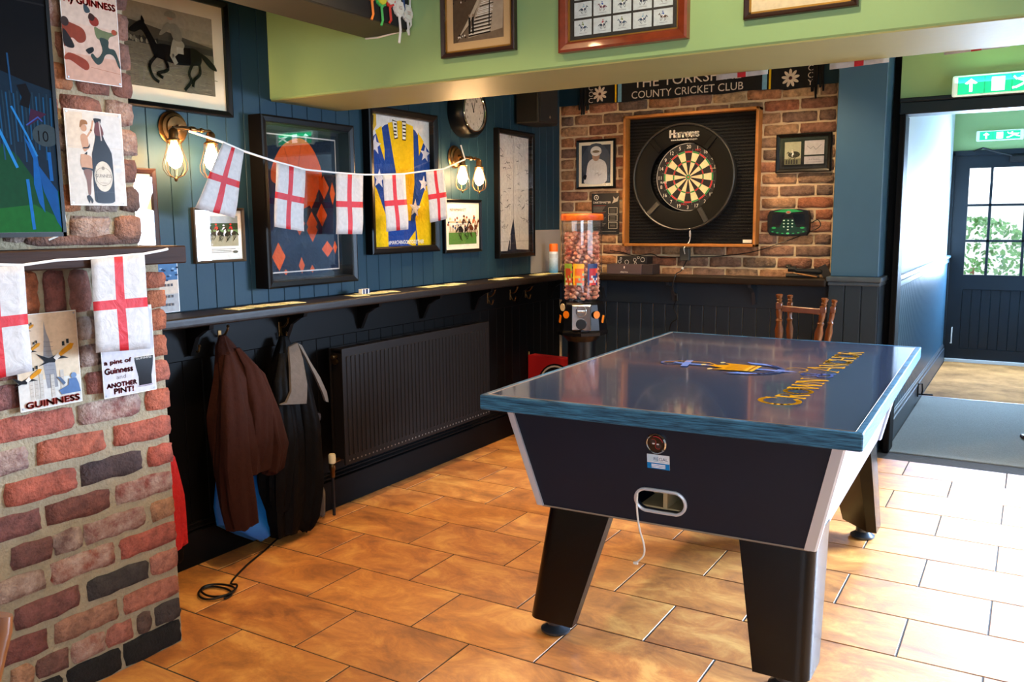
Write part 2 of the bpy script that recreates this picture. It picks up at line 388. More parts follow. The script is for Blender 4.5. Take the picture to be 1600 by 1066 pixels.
# floor tiles: one third offset running bond measured off the photo (0.51 x 0.32 m)
tile_cols = ['#b8763a', '#c4803c', '#a86a34', '#b0703f', '#cc8c46', '#b67a44', '#a06238', '#bb7f4c']
M_tile = bpy.data.materials.new('slate_effect_tile'); M_tile.use_nodes = True
def tile_nodes():
    N = M_tile.node_tree.nodes; L = M_tile.node_tree.links; p = N['Principled BSDF']
    oi = N.new('ShaderNodeObjectInfo'); tc = N.new('ShaderNodeTexCoord'); cx = N.new('ShaderNodeCombineXYZ')
    for i in range(3): L.new(oi.outputs['Random'], cx.inputs[i])
    ad = N.new('ShaderNodeVectorMath'); ad.operation = 'MULTIPLY_ADD'; ad.inputs[1].default_value = (31, 57, 83)
    L.new(cx.outputs[0], ad.inputs[0]); L.new(tc.outputs['Object'], ad.inputs[2])
    mp = N.new('ShaderNodeMapping'); mp.inputs['Scale'].default_value = (1, 1.6, 1); mp.inputs['Rotation'].default_value = (0, 0, .5); L.new(ad.outputs[0], mp.inputs[0])
    nz = N.new('ShaderNodeTexNoise'); nz.inputs['Scale'].default_value = 4.2; nz.inputs['Detail'].default_value = 8; nz.inputs['Roughness'].default_value = .72; nz.inputs['Distortion'].default_value = .5; L.new(mp.outputs[0], nz.inputs['Vector'])
    cr = N.new('ShaderNodeValToRGB'); L.new(nz.outputs[0], cr.inputs[0])
    cr.color_ramp.elements[0].position = .34; cr.color_ramp.elements[0].color = lin('#7a421b')
    cr.color_ramp.elements[1].position = .65; cr.color_ramp.elements[1].color = lin('#e6a852')
    e = cr.color_ramp.elements.new(.5); e.color = lin('#c0762f')
    mx = N.new('ShaderNodeMix'); mx.data_type = 'RGBA'; mx.inputs[0].default_value = .3; L.new(cr.outputs[0], mx.inputs[6]); L.new(oi.outputs['Color'], mx.inputs[7])
    L.new(mx.outputs[2], p.inputs['Base Color'])
    mr = N.new('ShaderNodeMapRange'); mr.inputs[3].default_value = .42; mr.inputs[4].default_value = .56; L.new(nz.outputs[0], mr.inputs[0]); L.new(mr.outputs[0], p.inputs['Roughness'])
    p.inputs['Specular IOR Level'].default_value = .95
    bp = N.new('ShaderNodeBump'); bp.inputs['Strength'].default_value = .25; bp.inputs['Distance'].default_value = .006; L.new(nz.outputs[0], bp.inputs['Height']); L.new(bp.outputs[0], p.inputs['Normal'])
tile_nodes()
RX, RY, HL, RW = 2.6877, .19227, .255, .3203
tile_me = MB().box((0, 0, 0), (.51-.006, RW-.006, .012), bev=.0015).mesh('tile', M_tile)
tile_cut = {}
for k in range(1, 28):
    y1 = RY-k*RW; yc = y1-RW/2        # row between line k and k+1; odd-indexed rows have joints at odd half steps (rows a,c,e.. start at line 0)
    ph = 0 if k % 2 == 0 else 1
    for i in range(-12, 16, 2):
        x0 = RX+(i+ph)*HL; x1 = x0+.51
        if x0+.51 < .04 or x0 > 4.6 or yc < -5.2: continue
        # keep what the camera could see
        if yc < -4.5 and (x1 < .5 or x0 > 3.2): continue
        yt = RY-k*RW; yb = yt-RW; xa = max(x0, 0.012); xb = x1; yt2 = min(yt, .045)
        if xa >= xb-.02: continue
        if xa == x0 and yt2 == yt: o = link('tile', tile_me, floor, ((x0+x1)/2, yc, -.0065))
        else: o = MB().box((0, 0, 0), (xb-xa-.007, yt2-yb-.007, .012), bev=.0025).build('tile', M_tile, floor, loc=((xa+xb)/2, (yt2+yb)/2, -.0065))
        o.rotation_euler = (random.uniform(-.0015, .0015), random.uniform(-.0012, .0012), 0)
        o.color = lin(random.choice(tile_cols))
k = 0
for x0 in (2.6877-.51*i for i in range(-4, 6)):
    if x0 < 0: continue
    o = MB().box((0, 0, 0), (.503, .10, .012), bev=.0025).build('tile', M_tile, floor, loc=(x0+.255+.0*k, -.0, -.0065)); bpy.data.objects.remove(o)
rest = MB()
for r in range(0, 12):
    for c in range(14):
        x0 = -.1+c*.51+(r % 2)*.255; y0 = -5.25-(r+1)*RW
        rest.b(x0+.0035, min(x0+.5065, 6.44), y0+.0035, y0+RW-.0035, -.0125, -.0005)
o = rest.build('tiles_far_back', M_tile, floor); o['kind'] = 'stuff'; o.color = lin('#a8642e')
rest = MB()
for k2 in range(0, 17):
    for c in range(4):
        x0 = 4.9+c*.51-(k2 % 2)*.255; rest.b(max(x0, 4.7)+.0035, min(x0+.5065, 6.44), -5.25+k2*RW+.0035, min(-5.25+(k2+1)*RW-.0035, .02), -.0125, -.0005)
o = rest.build('tiles_by_the_windows', M_tile, floor); o['kind'] = 'stuff'; o.color = lin('#a8642e')

# hall rug and mat
rug = MB().b(2.28, 3.35, .055, 2.005, -.009, .004, .003).build('runner_rug', M_rug); T(rug, 'flat grey woven rug covering the hall floor before the door mat', 'rug')
cm = MB().b(2.28, 3.35, 2.015, 4.02, -.009, .006, .003).build('door_mat', M_coir); T(cm, 'tan coir mat with a darker damp patch inside the outer door', 'mat')
struct('trim_4', MB().b(2.28, 3.35, 2.003, 2.017, -.009, .007), M_steel)
struct('trim_5', MB().b(2.28, 3.2, 4.03, 4.06, -.009, .035), mat('white_sill', '#dfe6ea', .4))

# left wall planks: upper blue, lower black
pitch = .098
up_me = MB().b(-.013, 0, -pitch/2+.0010, pitch/2-.0010, 1.085, H-.01, .0022).mesh('plank', M_blue)
lo_me = MB().b(-.013, 0, -pitch/2+.0010, pitch/2-.0010, .165, .885, .0022).mesh('plank', M_black)
i = 0; y = -.055
while y > -4.3:
    link('plank', up_me, wall_left, (0, y, 0)); link('plank', lo_me, wall_left, (0, y, 0)); y -= pitch
T(MB().b(-.013, .012, -4.4, 0, .88, 1.04, .004).build('hook_rail', M_black, wall_left))
struct('baseboard_left', MB().b(-.013, .022, -4.4, 0, 0, .15, .004).b(-.013, .016, -4.4, 0, .15, .172, .008).b(-.013, .010, -4.4, 0, .172, .186, .004), M_black)
# back wall lower planks, rail, blue board above bricks
pb = .09
bk_me = MB().b(-pb/2+.002, pb/2-.002, -.012, .0, .14, .875, .0035).mesh('plank', M_bluedk)
x = pb/2+.02
while x < 1.9: link('plank', bk_me, wall_back, (x, 0, 0)); x += pb
MB().b(0, 1.95, -.022, .0, .87, 1.04, .004).build('frieze_rail', M_bluedk, wall_back)
struct('baseboard_back', MB().b(0, 1.92, -.032, .0, 0, .15, .005), M_bluedk)
MB().b(-.013, 2.0, -.006, .0, 2.262, H-.01, .003).build('painted_board', M_blue, wall_back)

# ------------------------------------------------------------------ bricks
def brick_mesh(l, h, t=.03, rough=.0035, nx=5, nz=3, seed=0, m=M_brick, axis='Y'):
    rnd = random.Random(seed); bm = bmesh.new(); g = []
    for j in range(nz+1):
        row = []
        for i in range(nx+1):
            u = i/nx-.5; v = j/nz-.5; edge = (i in (0, nx)) or (j in (0, nz)); corner = (i in (0, nx)) and (j in (0, nz))
            du = rnd.uniform(-1, 1)*rough*.9; dv = rnd.uniform(-1, 1)*rough*.8
            if corner: du -= math.copysign(rough*.9, u); dv -= math.copysign(rough*.7, v)
            d = -(rnd.uniform(0, 1)*rough*.5+(rough*.7 if edge else 0))
            row.append((u*l+du, v*h+dv, d))
        g.append(row)
    def mp(a, b_, d): return V((d, a, b_)) if axis == 'Y' else V((a, -d, b_))
    F = [[bm.verts.new(mp(*p)) for p in row] for row in g]
    B = {}
    ring = [(0, i) for i in range(nx+1)]+[(j, nx) for j in range(1, nz+1)]+[(nz, i) for i in range(nx-1, -1, -1)]+[(j, 0) for j in range(nz-1, 0, -1)]
    for (j, i) in ring: B[(j, i)] = bm.verts.new(mp(g[j][i][0]*1.01, g[j][i][1]*1.02, -t))
    for j in range(nz):
        for i in range(nx): bm.faces.new([F[j][i], F[j][i+1], F[j+1][i+1], F[j+1][i]])
    for a, b_ in zip(ring, ring[1:]+ring[:1]): bm.faces.new([F[a[0]][a[1]], F[b_[0]][b_[1]], B[b_], B[a]])
    bmesh.ops.recalc_face_normals(bm, faces=bm.faces)
    me = bpy.data.meshes.new('brick'); bm.to_mesh(me); bm.free(); me.materials.append(m)
    for p in me.polygons: p.use_smooth = True
    return me
# back wall bricks (0.225 x 0.075 bond)
bb = [brick_mesh(.213, .064, .02, .003, 5, 3, s, m, 'X') for s in range(8) for m in (M_brick,)]
hb = [brick_mesh(.10, .064, .02, .003, 3, 3, s+50, M_brick, 'X') for s in range(4)]
bpal = ['#9c7458', '#a37b5c', '#8f6a56', '#a5724f', '#8a5f4b', '#a98261', '#7d6152', '#96654d', '#b1906c', '#9f6347', '#8b6e58', '#6f5a4e']; _old = ['#8f6048', '#9a6a4c', '#86584a', '#8c624a', '#a37a58', '#7c5546', '#9a5c44', '#ab8260', '#75564a', '#9b6c56', '#b08c68', '#5f4c46']
for r in range(16):
    z = 1.045+r*.0760+.038+.008
    if z > 2.26: break
    x = .012 if r % 2 else -.10
    while x < 1.98:
        if x < 0: o = link('brick', random.choice(hb), wall_back, (.012+.05, -.006, z)); 
        elif x+.213 > 2.0: o = link('brick', random.choice(hb), wall_back, (x+.05, -.006, z))
        else: o = link('brick', random.choice(bb), wall_back, (x+.1065, -.006+random.uniform(-.002, .002), z))
        o.color = lin(random.choice(bpal)); o.rotation_euler = (0, random.uniform(-.008, .008), 0)
        x += .2245

# chimney breast
XB = .54
ch = MB().b(-.01, XB-.0085, -6.6, -3.818, -.01, 1.33).b(-.01, XB-.0085, -6.6, -3.888, 1.33, H)
chimney = T(ch.build('wall_chimney_breast', M_mortar), kind='structure')
def put_brick(y0, y1, z, h, col, rot=0, wash=False, t=.06):
    me = brick_mesh(y1-y0, h, t, .0045, max(3, int((y1-y0)/.035)), 4, random.randint(0, 9999), M_brickw if wash else M_brick, 'Y')
    cc = lin(col); g_ = (cc[0]+cc[1]+cc[2])/3; col_ = tuple(.86*q+.14*g_ for q in cc[:3])+(1,)
    o = link('brick', me, chimney, (XB+random.uniform(-.003, .004), (y0+y1)/2, z)); o.color = col_; o.rotation_euler = (rot, 0, 0)
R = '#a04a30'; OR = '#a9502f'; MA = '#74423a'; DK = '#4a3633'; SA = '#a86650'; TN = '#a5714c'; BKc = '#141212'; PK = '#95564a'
rows = [
 (.866, [(-4.401, -4.151, '#9c4a35', 0), (-4.133, -3.921, PK, 1), (-3.899, -3.806, OR, 0)]),
 (.774, [(-4.424, -4.295, '#7b463e', 1), (-4.27, -4.054, OR, 0), (-4.022, -3.809, R, 0)]),
 (.678, [(-4.371, -4.158, R, 0), (-4.141, -3.927, DK, 0), (-3.905, -3.81, '#a5482f', 0)]),
 (.583, [(-4.469, -4.274, MA, 0), (-4.259, -4.049, '#6d3a2c', 0), (-4.028, -3.816, '#98483a', 1)]),
 (.490, [(-4.369, -4.248, '#6f443d', 0), (-4.243, -4.152, '#785048', 1), (-4.145, -3.928, PK, 1), (-3.905, -3.817, TN, 0)]),
 (.402, [(-4.433, -4.279, '#8e6a5c', 1), (-4.258, -4.047, '#9c452b', 1), (-4.028, -3.815, '#9c4a37', 0)]),
 (.307, [(-4.375, -4.175, MA, 0), (-4.15, -3.933, '#3a3330', 0), (-3.925, -3.818, SA, 0)]),
 (.215, [(-4.427, -4.284, '#774038', 0), (-4.264, -4.052, '#93634a', 0), (-4.029, -3.823, '#a55f47', 0)]),
 (.128, [(-4.4, -4.335, '#9a6c4c', 0), (-4.324, -4.224, '#6d453a', 0), (-4.214, -4.105, SA, 1), (-4.098, -4.004, '#9c5a48', 0), (-3.99, -3.937, '#5a4238', 0), (-3.921, -3.822, '#3f3532', 0)]),
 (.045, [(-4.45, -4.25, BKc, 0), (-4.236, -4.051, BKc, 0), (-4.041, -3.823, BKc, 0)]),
 (.960, [(-4.45, -4.30, MA, 0), (-4.10, -3.90, '#8b4b3c', 0), (-3.885, -3.805, '#a0523a', 0)]),
 (1.045, [(-4.45, -4.22, '#7d5044', 0), (-4.12, -4.04, '#7a5548', 1), (-4.02, -3.90, '#6d4638', 0), (-3.885, -3.803, '#a3532f', 0)]),
 (1.130, [(-4.45, -4.22, '#86503d', 0), (-4.12, -4.05, '#8c7263', 1), (-4.03, -3.90, '#8a5140', 0), (-3.88, -3.802, '#a6552c', 0)]),
]
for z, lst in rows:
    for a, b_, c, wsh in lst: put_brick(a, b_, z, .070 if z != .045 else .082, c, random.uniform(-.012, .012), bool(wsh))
for a, c in ((-4.41, '#8a4a35'), (-4.335, '#9a5838'), (-4.26, '#a8592e'), (-4.18, '#7d4438'), (-4.10, '#8a5240'), (-4.02, '#7a4a3c'), (-3.94, '#8d5138')):
    put_brick(a-.030, a+.036, 1.245, .13, c)
put_brick(-3.885, -3.800, 1.20, .055, '#a6592f'); put_brick(-3.885, -3.797, 1.262, .05, '#9d5130')
# upper breast: larger rows
z = 1.432; uc = ['#7a4c3a', '#8a5844', '#6b4538', '#7d5240', '#915f47', '#5f4439', '#85503c']
r = 0
while z < 2.6:
    if r % 2: cuts = [(-4.45, -4.27), (-4.25, -4.075), (-4.055, -3.955), (-3.94, -3.876+random.uniform(-.006, .006))]
    else: cuts = [(-4.45, -4.33), (-4.31, -4.13), (-4.11, -3.985), (-3.965, -3.878+random.uniform(-.006, .006))]
    for a, b_ in cuts: put_brick(a-.003, b_+.003, z, .076, '#9a5a2c' if (b_ < -4.05 and random.random() < .4) else random.choice(uc), random.uniform(-.015, .015), random.random() < .25)
    z += .088; r += 1
put_brick(-4.25, -3.88, 1.397, .03, '#6d4a3c')

# mantel
mt = MB().b(.02, .655, -4.9, -3.80, 1.318, 1.374, .004)
man = mt.build('mantel_shelf', M_mantel); T(man, 'dark wooden mantel beam across the brick chimney breast', 'mantel')

# ------------------------------------------------------------------ beams
gb = struct('trim_green_beam', MB().b(-.013, 6.45, -2.785, -2.34, 1.995, H, .006), M_green)
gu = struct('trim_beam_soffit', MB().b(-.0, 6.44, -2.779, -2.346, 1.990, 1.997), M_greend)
struct('trim_dark_beam', MB().b(.565, .80, -8.4, -2.787, 2.2, H, .004), M_dkbeam)
rb = MB().b(.801, .806, -6.0, -2.80, 2.203, H-.01); rbo = T(rb.build('trim_black_facing', M_blackfelt), kind='structure')

# column
struct('column', MB().b(1.945, 2.215, -.17, .10, 1.1, H, .004), mat('daylight_tinted_column_blue', '#365873', .4, noise=.06))  # column blue lightened in its base colour for the daylight on it
struct('wall_jamb', MB().b(2.0, 2.262, .1, .152, -.2, H), M_black)
colm = T(MB().b(1.935, 2.225, -.165, .10, 0, 1.05).build('column_base', M_bluedk), kind='structure')
for k in range(3):
    MB().b(1.938+k*.0955, 1.938+k*.0955+.091, -.178, -.165, .13, 1.05, .003).build('plank', M_bluedk, colm)
MB().b(1.93, 2.235, -.186, .1, 0, .13, .004).build('skirting', M_bluedk, colm)
struct('trim_6', MB().b(1.925, 2.24, -.20, .1, 1.068, 1.10, .010, 2).b(1.932, 2.232, -.188, .1, 1.045, 1.07, .006), mat('worn_cap_paint', '#3c4650', .3, noise=.3, nscale=20))
MB().b(2.213, 2.2155, -.171, -.165, 1.12, 1.9).build('worn_edge', M_steel, None)
bpy.data.objects.remove(bpy.data.objects['worn_edge'])

# ------------------------------------------------------------------ shelves
def bracket(m, parent, loc, rz):
    mb = MB(); pts = [(0, 0), (0, -.13), (.02, -.14), (.035, -.11), (.06, -.06), (.11, -.03), (.145, -.02), (.15, 0)]
    mb.hexa([V((x_, -.011, z_)) for x_, z_ in pts], [V((x_, .011, z_)) for x_, z_ in pts])
    return mb.build('bracket', m, parent, loc=loc, rot=(0, 0, rz))
sl = thing('wall_shelf', 'long dark drinks shelf with rounded edge along the left blue wall', 'shelf', (0, -2, 1.04))
MB().b(.0, .20, -1.85, 1.995, 0, .043, .013, 3).build('board', M_shelf, sl)
for yy in (-1.31, -.78, -.25, .28, .81, 1.34, 1.8): bracket(M_black, sl, (.012, yy, 0), 0)
sb = thing('wall_shelf', 'dark shelf under the brick wall and dartboard', 'shelf', (1, 0, 1.035))
MB().b(-.797, .925, -.20, -.012, 0, .046, .012, 3).build('board', M_shelf, sb)
for xx in (-.62, -.10, .45): bracket(M_bluedk, sb, (xx, -.012, 0), -PI/2)

# ------------------------------------------------------------------ pictures
def picture(label, side, c, z, w, h, depth=.02, bw=.02, fm=None, mount='#e8dcc0', mw=.0, fn=None, glass=True, cat='picture', inner=None, group=None, off=0, slip=None, box=0, rz=0, m=None, tilt=0):
    """side L: on left wall (c = y); B: on back wall (c = x); G: on the green beam face"""
    fm = fm or M_frameblk
    loc, rot = {'L': ((off, c, z), PI/2), 'B': ((c, -off, z), 0), 'G': ((c, -2.785-off, z), 0)}[side]
    t = thing('framed_picture', label, cat, loc, rot+rz, group)
    if tilt: t.rotation_euler = (0, tilt, rot+rz)
    fr = MB(); W2, H2 = w/2, h/2
    def bar(pts0):
        # mitred moulding from an outer/inner rectangle pair
        pass
    prof = [(0, 0), (0, -depth), (bw*.25, -depth-.003), (bw*.8, -depth+.002), (bw, -depth+.006), (bw, 0)]
    cs = [(-1, -1), (1, -1), (1, 1), (-1, 1)]
    L_ = [[V((sx*(W2-p), q, sz*(H2-p))) for p, q in prof] for sx, sz in cs]
    vv = [[fr.bm.verts.new(p) for p in ring] for ring in L_]
    for a in range(4):
        b_ = (a+1) % 4; n = len(prof)
        for k in range(n): fr.bm.faces.new([vv[a][k], vv[b_][k], vv[b_][(k+1) % n], vv[a][(k+1) % n]])
    fr.build('frame', fm, t)
    back = -(depth*.45) if not box else -.008
    mb = MB().b(-W2+bw*.7, W2-bw*.7, back, -.001, -H2+bw*.7, H2-bw*.7); mb.build('mount_board', mat('mount_'+mount, mount, .8, noise=.04), t)
    if slip:
        s_ = MB(); q = bw
        for a in (MB.b,):
            s_.b(-W2+q, W2-q, back-.004, back, -H2+q, -H2+q+.006).b(-W2+q, W2-q, back-.004, back, H2-q-.006, H2-q).b(-W2+q, -W2+q+.006, back-.004, back, -H2+q, H2-q).b(W2-q-.006, W2-q, back-.004, back, -H2+q, H2-q)
        s_.build('slip', slip, t)
    if fn:
        aw, ah = w-2*bw-2*mw, h-2*bw-2*mw
        a = Art(aw, ah, y=back-.0006); fn(a); a.build('print', m or M_print, t)
    if glass:
        MB().b(-W2+bw*.8, W2-bw*.8, -depth+.003, -depth+.004, -H2+bw*.8, H2-bw*.8).build('glass', M_glass if depth > .05 else M_glass2, t)
    return t
rr = random.Random(3)
def crowd(a, y0, y1, cols, n=60, s=.02):
    for i in range(n): a.ell(rr.random(), rr.uniform(y0, y1), s, s*1.2, rr.choice(cols), 7)
def art_bighorse(a):
    a.rect(0, 0, 1, 1, '#7d6f58'); a.rect(0, .66, 1, 1, '#8d8068'); a.rect(0, .8, 1, 1, '#958870')
    a.poly([(0, .60), (0, .80), (.35, .75), (1, .62), (1, .52)], '#4b4335'); a.rect(0, .50, 1, .60, '#3a342b')
    for i in range(26): a.ell(i/60, .56+rr.uniform(-.03, .03), .012, .03, rr.choice(['#6a6250', '#2a251d', '#857b64']), 8)
    a.rect(0, 0, 1, .52, '#6a5f4b')
    for i in range(40): a.line([(rr.random(), rr.random()*.5), (rr.random(), rr.random()*.5)][:1]+[(rr.random(), rr.random()*.5)], .004, rr.choice(['#74694f', '#615643']))
    for i in range(60):
        u, v = rr.random(), rr.random()*.5; a.line([(u, v), (u+.06, v-.005)], .006, rr.choice(['#80745b', '#574d3c', '#74684f']))
    horse(a, .60, .45, .84, '#0d0907', 1, '#7d735f', '#948a74', .80); a.rect(.60, .47, .67, .55, '#a89e88')
picture('large sepia photograph of a jockey on a galloping dark horse, black frame, beside the chimney', 'L', -3.335, 2.1275, .62, .47, .03, .024, mount='#d9cbab', mw=.055, fn=art_bighorse)
def art_blank(a): a.rect(0, 0, 1, 1, '#d8c9a6'); a.rect(.05, .05, .95, .95, '#e2d6b8')
picture('cream mounted picture half hidden behind the brick chimney, beside the lit wall lamp', 'L', -3.60, 1.50, .36, .32, .02, .022, fm=M_framebrn, mount='#e6d8b8', mw=.02, fn=art_blank)
def art_race(a):
    a.rect(0, 0, 1, 1, '#e4dfd2'); a.rect(.06, .26, .94, .92, '#6d8a52'); a.rect(.06, .70, .94, .92, '#8fa0a8'); a.rect(.06, .62, .94, .76, '#35482f'); a.rect(.06, .26, .94, .50, '#a39a7c')
    for i, (x, c) in enumerate([(.25, '#2d4a8a'), (.45, '#c23a2a'), (.62, '#e2e0da'), (.78, '#c83028')]): horse(a, x, .52+.02*(i % 2), .34, rr.choice(['#2c1c14', '#3a261a', '#1e1612']), 1, c, '#e6e2dc')
    for i, y in enumerate((.2, .165, .13)): a.line([(.25-.1*(i == 0), y), (.75+.1*(i == 0), y)], .008, '#54504a')
    a.ell(.15, .13, .06, .03, '#5a5348'); a.ell(.85, .13, .06, .03, '#5a5348')
picture('small photograph of racehorses bunched together, under the first bunting flag', 'L', -3.118, 1.395, .268, .232, .018, .012, fm=mat('bronze_thin_frame', '#4a4034', .3, .4), mount='#d8d2c4', mw=.006, fn=art_race)
def art_silks(a):
    a.rect(0, 0, 1, 1, '#121a26'); a.rect(.03, .02, .97, .98, '#18222f')
    O = '#d8541c'; NV = '#16233a'
    # navy body with sleeves
    a.blob([(.18, .98-.30), (.30, .80), (.68, .80), (.80, .70), (.95, .40), (.97, .03), (.05, .03), (.06, .40)], NV)
    a.blob([(.10, .10), (.35, .42), (.5, .30), (.68, .42), (.93, .12), (.85, .10), (.55, .22), (.4, .2)], '#1d2c45')
    # cap and collar in orange
    a.blob([(.20, .62), (.12, .66), (.14, .76), (.28, .90), (.50, .96), (.66, .90), (.78, .74), (.74, .62), (.62, .50), (.44, .46), (.30, .52)], O)
    a.line([(.30, .88), (.42, .62), (.52, .93)], .008, '#b64312'); a.line([(.22, .74), (.60, .66)], .008, '#b84614'); a.line([(.28, .70), (.40, .69)], .014, '#e9d9c8')
    a.ell(.06, .66, .03, .06, O, 10)
    def dia(x, y, w_, h_): a.poly([(x-w_, y), (x, y-h_), (x+w_, y), (x, y+h_)], O)
    for x, y in ((.45, .36), (.62, .55), (.62, .36), (.62, .19+.12), (.45, .52), (.80, .62), (.76, .42), (.92, .58)): dia(x, y, .075 if x < .9 else .04, .085)
    for x, y, w_, h_ in ((.17, .13, .085, .10), (.82, .17, .08, .06), (.46, .06, .04, .06), (.03, .12, .03, .05), (.60, .03, .03, .03), (.25, .02, .03, .02), (.93, .18, .03, .05)): dia(x, y, w_, h_)
    a.line([(.02, .97), (.98, .97)], .012, '#d7cbc0'); a.line([(.98, .97), (.98, .02)], .012, '#d7cbc0'); a.line([(.98, .02), (.03, .02)], .012, '#d7cbc0')
picture('deep black box frame with orange and navy diamond racing silks', 'L', -2.62, 1.535, .60, .765, .08, .034, mount='#0e141d', mw=.018, fn=art_silks, cat='framed silks', box=1, m=M_cloth)
def star(a, x, y, r, col, rot=0):
    k = a.w/a.h; a.poly([(x+(r if i % 2 == 0 else r*.42)*math.sin(rot+i*PI/5), y+(r if i % 2 == 0 else r*.42)*math.cos(rot+i*PI/5)*k) for i in range(10)], col)
def art_leeds(a):
    B = '#1c3f87'; Y = '#e0b614'; Wh = '#d9d6d4'
    a.rect(0, 0, 1, 1, Wh)
    a.poly([(0, .62), (0, .80), (.25, .93), (.40, .96), (.62, .96), (.75, .92), (1.0, .76), (1.0, .60), (.98, .4), (.80, 0), (0, 0)], B)
    a.poly([(.30, .95), (.50, .98), (.72, .95), (.71, .55), (.62, .30), (.55, .42), (.40, .30), (.42, .55)], Y)
    a.poly([(.62, .96), (.72, .95), (.72, .5), (.64, .2), (.56, .2), (.60, .5)], Y)
    a.poly([(.10, .88), (.20, .92), (.24, .74), (.235, .66)], Y); a.poly([(.80, .91), (.90, .84), (.81, .72)], Y)
    a.poly([(.0, .52), (.10, .44), (.26, .20), (.26, 0), (0, 0)], Y); a.poly([(.92, .48), (1, .52), (1, 0), (.76, 0), (.72, .22)], Y)
    a.poly([(.26, .0), (.74, 0), (.70, .16), (.5, .22), (.30, .14)], B); a.poly([(.66, 0), (.72, 0), (.72, .12), (.56, .02)], Y)
    for x, y, r in ((.09, .77, .10), (.92, .74, .09), (.14, .52, .10), (.88, .50, .09), (.72, .30, .10)): star(a, x, y, r, '#cfcbd2', .1)
    a.poly([(.37, .98), (.45, .97), (.46, .84), (.40, .83)], '#2a2320'); a.poly([(.375, .97), (.445, .965), (.455, .85), (.405, .84)], '#e8e4dc')
    a.poly([(.53, .98), (.60, .98), (.59, .83), (.53, .83)], '#2a2320'); a.poly([(.535, .97), (.595, .97), (.585, .84), (.535, .84)], '#e8e4dc')
    for k in range(4): a.rect(.39+.003*k, .86+k*.027, .44, .872+k*.027, '#2a2320'); a.rect(.54, .86+k*.027, .59, .872+k*.027, '#2a2320')
    a.poly([(0, .88), (0, 1), (.12, 1), (.12, .92), (.05, .86)], '#c9a23a'); a.poly([(.02, .9), (.02, .99), (.08, .99), (.07, .92)], '#2d2820')
    a.text('#MARCHINGONTOGETHER', .26, .012, .86, .045, '#f2f0ea')
picture('black framed blue and yellow sports shirt with white stars', 'L', -1.862, 1.66, .60, .765, .045, .038, mount='#d8d5d2', mw=.0, fn=art_leeds, cat='framed shirt', box=1, m=M_cloth)
def art_ride(a):
    a.rect(0, 0, 1, 1, '#e6dcc8'); a.rect(.04, .05, .96, .95, '#cfd6d2'); a.rect(.04, .05, .96, .36, '#4f7a35'); a.rect(.04, .34, .96, .62, '#b8a68a')
    crowd(a, .44, .72, ['#c9b28c', '#e6e0d4', '#8a4a3a', '#3b4a66', '#d8cfc0'], 50, .03)
    for i in range(9): a.line([(.05+i*.08, .38), (.05+i*.08, .56)], .012, '#ece8e0')
    a.line([(.04, .56), (.75, .55)], .014, '#ece8e0')
    a.text('NEWMARKET', .08, .86, .60, .93, '#5a2a22')
    horse(a, .50, .42, .50, '#1f1612', -1, '#3b2a22', '#ddd3c2'); horse(a, .84, .46, .44, '#5a2e1a', -1, '#b05a2a', '#e8e2d6')
picture('small colour photograph of two racing riders, under the second wall lamp', 'L', -1.277, 1.42, .40, .32, .02, .02, mount='#e8dfc8', mw=.018, fn=art_ride)
def art_trousers(a):
    a.rect(0, 0, 1, 1, '#23252e'); G = '#c3c0bd'
    a.poly([(.02, .02), (0, .35), (0, 1), (.96, .99), (.95, .02), (.56, .03), (.48, .28), (.47, .30), (.40, .20), (.28, .02)], G)
    a.poly([(.30, .02), (.47, .29), (.55, .02)], '#252a3c')
    a.line([(.48, .30), (.48, .96)], .012, '#8f8c8a'); a.line([(.02, .10), (.30, .10)], .01, '#a19d9a'); a.line([(.57, .10), (.95, .10)], .01, '#a19d9a')
    for i in range(46):
        x = rr.choice([.1, .18, .30, .62, .74, .84])+rr.uniform(-.05, .05); y = rr.uniform(.12, .92); pts = [(x, y)]
        for k in range(5): x += rr.uniform(.0, .035); y += rr.uniform(-.012, .014); pts.append((x, y))
        a.line(pts, .008, rr.choice(['#5a585c', '#77757a', '#3f3e44']))
    for i in range(14):
        x = rr.uniform(.02, .9); y = rr.uniform(.1, .9); a.line([(x, y), (x+rr.uniform(-.05, .05), y-.12)], .012, rr.choice(['#b1aeab', '#d3d0cc']))
    for x in (.34, .42, .46): a.rect(x, .975, x+.012, .995, '#222222')
picture('tall black framed pair of signed white riding breeches', 'L', -.665, 1.622, .475, .83, .035, .03, mount='#23252e', fn=art_trousers, cat='framed breeches', box=1, m=M_cloth)
# grey board in the corner
gbp = MB().b(0, .006, -.44, -.005, 1.085, 1.385, .001).build('notice_board', mat('pale_grey_board', '#8c8682', .6)); T(gbp, 'plain pale grey panel leaning in the corner behind the spray can', 'board')

def art_jockey(a):
    a.rect(0, 0, 1, 1, '#3d4450'); a.ell(.5, .55, .5, .5, '#4a5260')
    a.blob([(.12, .0), (.16, .22), (.22, .52), (.38, .64), (.60, .64), (.82, .54), (.88, .30), (.80, .0)], '#d3d3d6')
    a.blob([(.0, .0), (.04, .14), (.14, .10), (.18, .22), (.06, .20)], '#222228')
    a.ell(.50, .72, .13, .14, '#a98672'); a.ell(.50, .84, .19, .13, '#d8d8d6', 20); a.rect(.31, .80, .69, .84, '#c5c3be'); a.ell(.50, .83, .12, .035, '#7a6a52')
    for k in range(7): a.line([(.30+k*.06, .50-.02*k), (.35+k*.05, .12)], .008, '#b4b5ba')
    a.line([(.45, .22), (.55, .27), (.60, .2), (.7, .25)], .01, '#55585f')
picture('black framed photograph of a rider in white silks and helmet, on the brick wall', 'B', .2975, 1.843, .302, .342, .02, .016, mount='#e9e1cb', mw=.022, fn=art_jockey, off=.008)
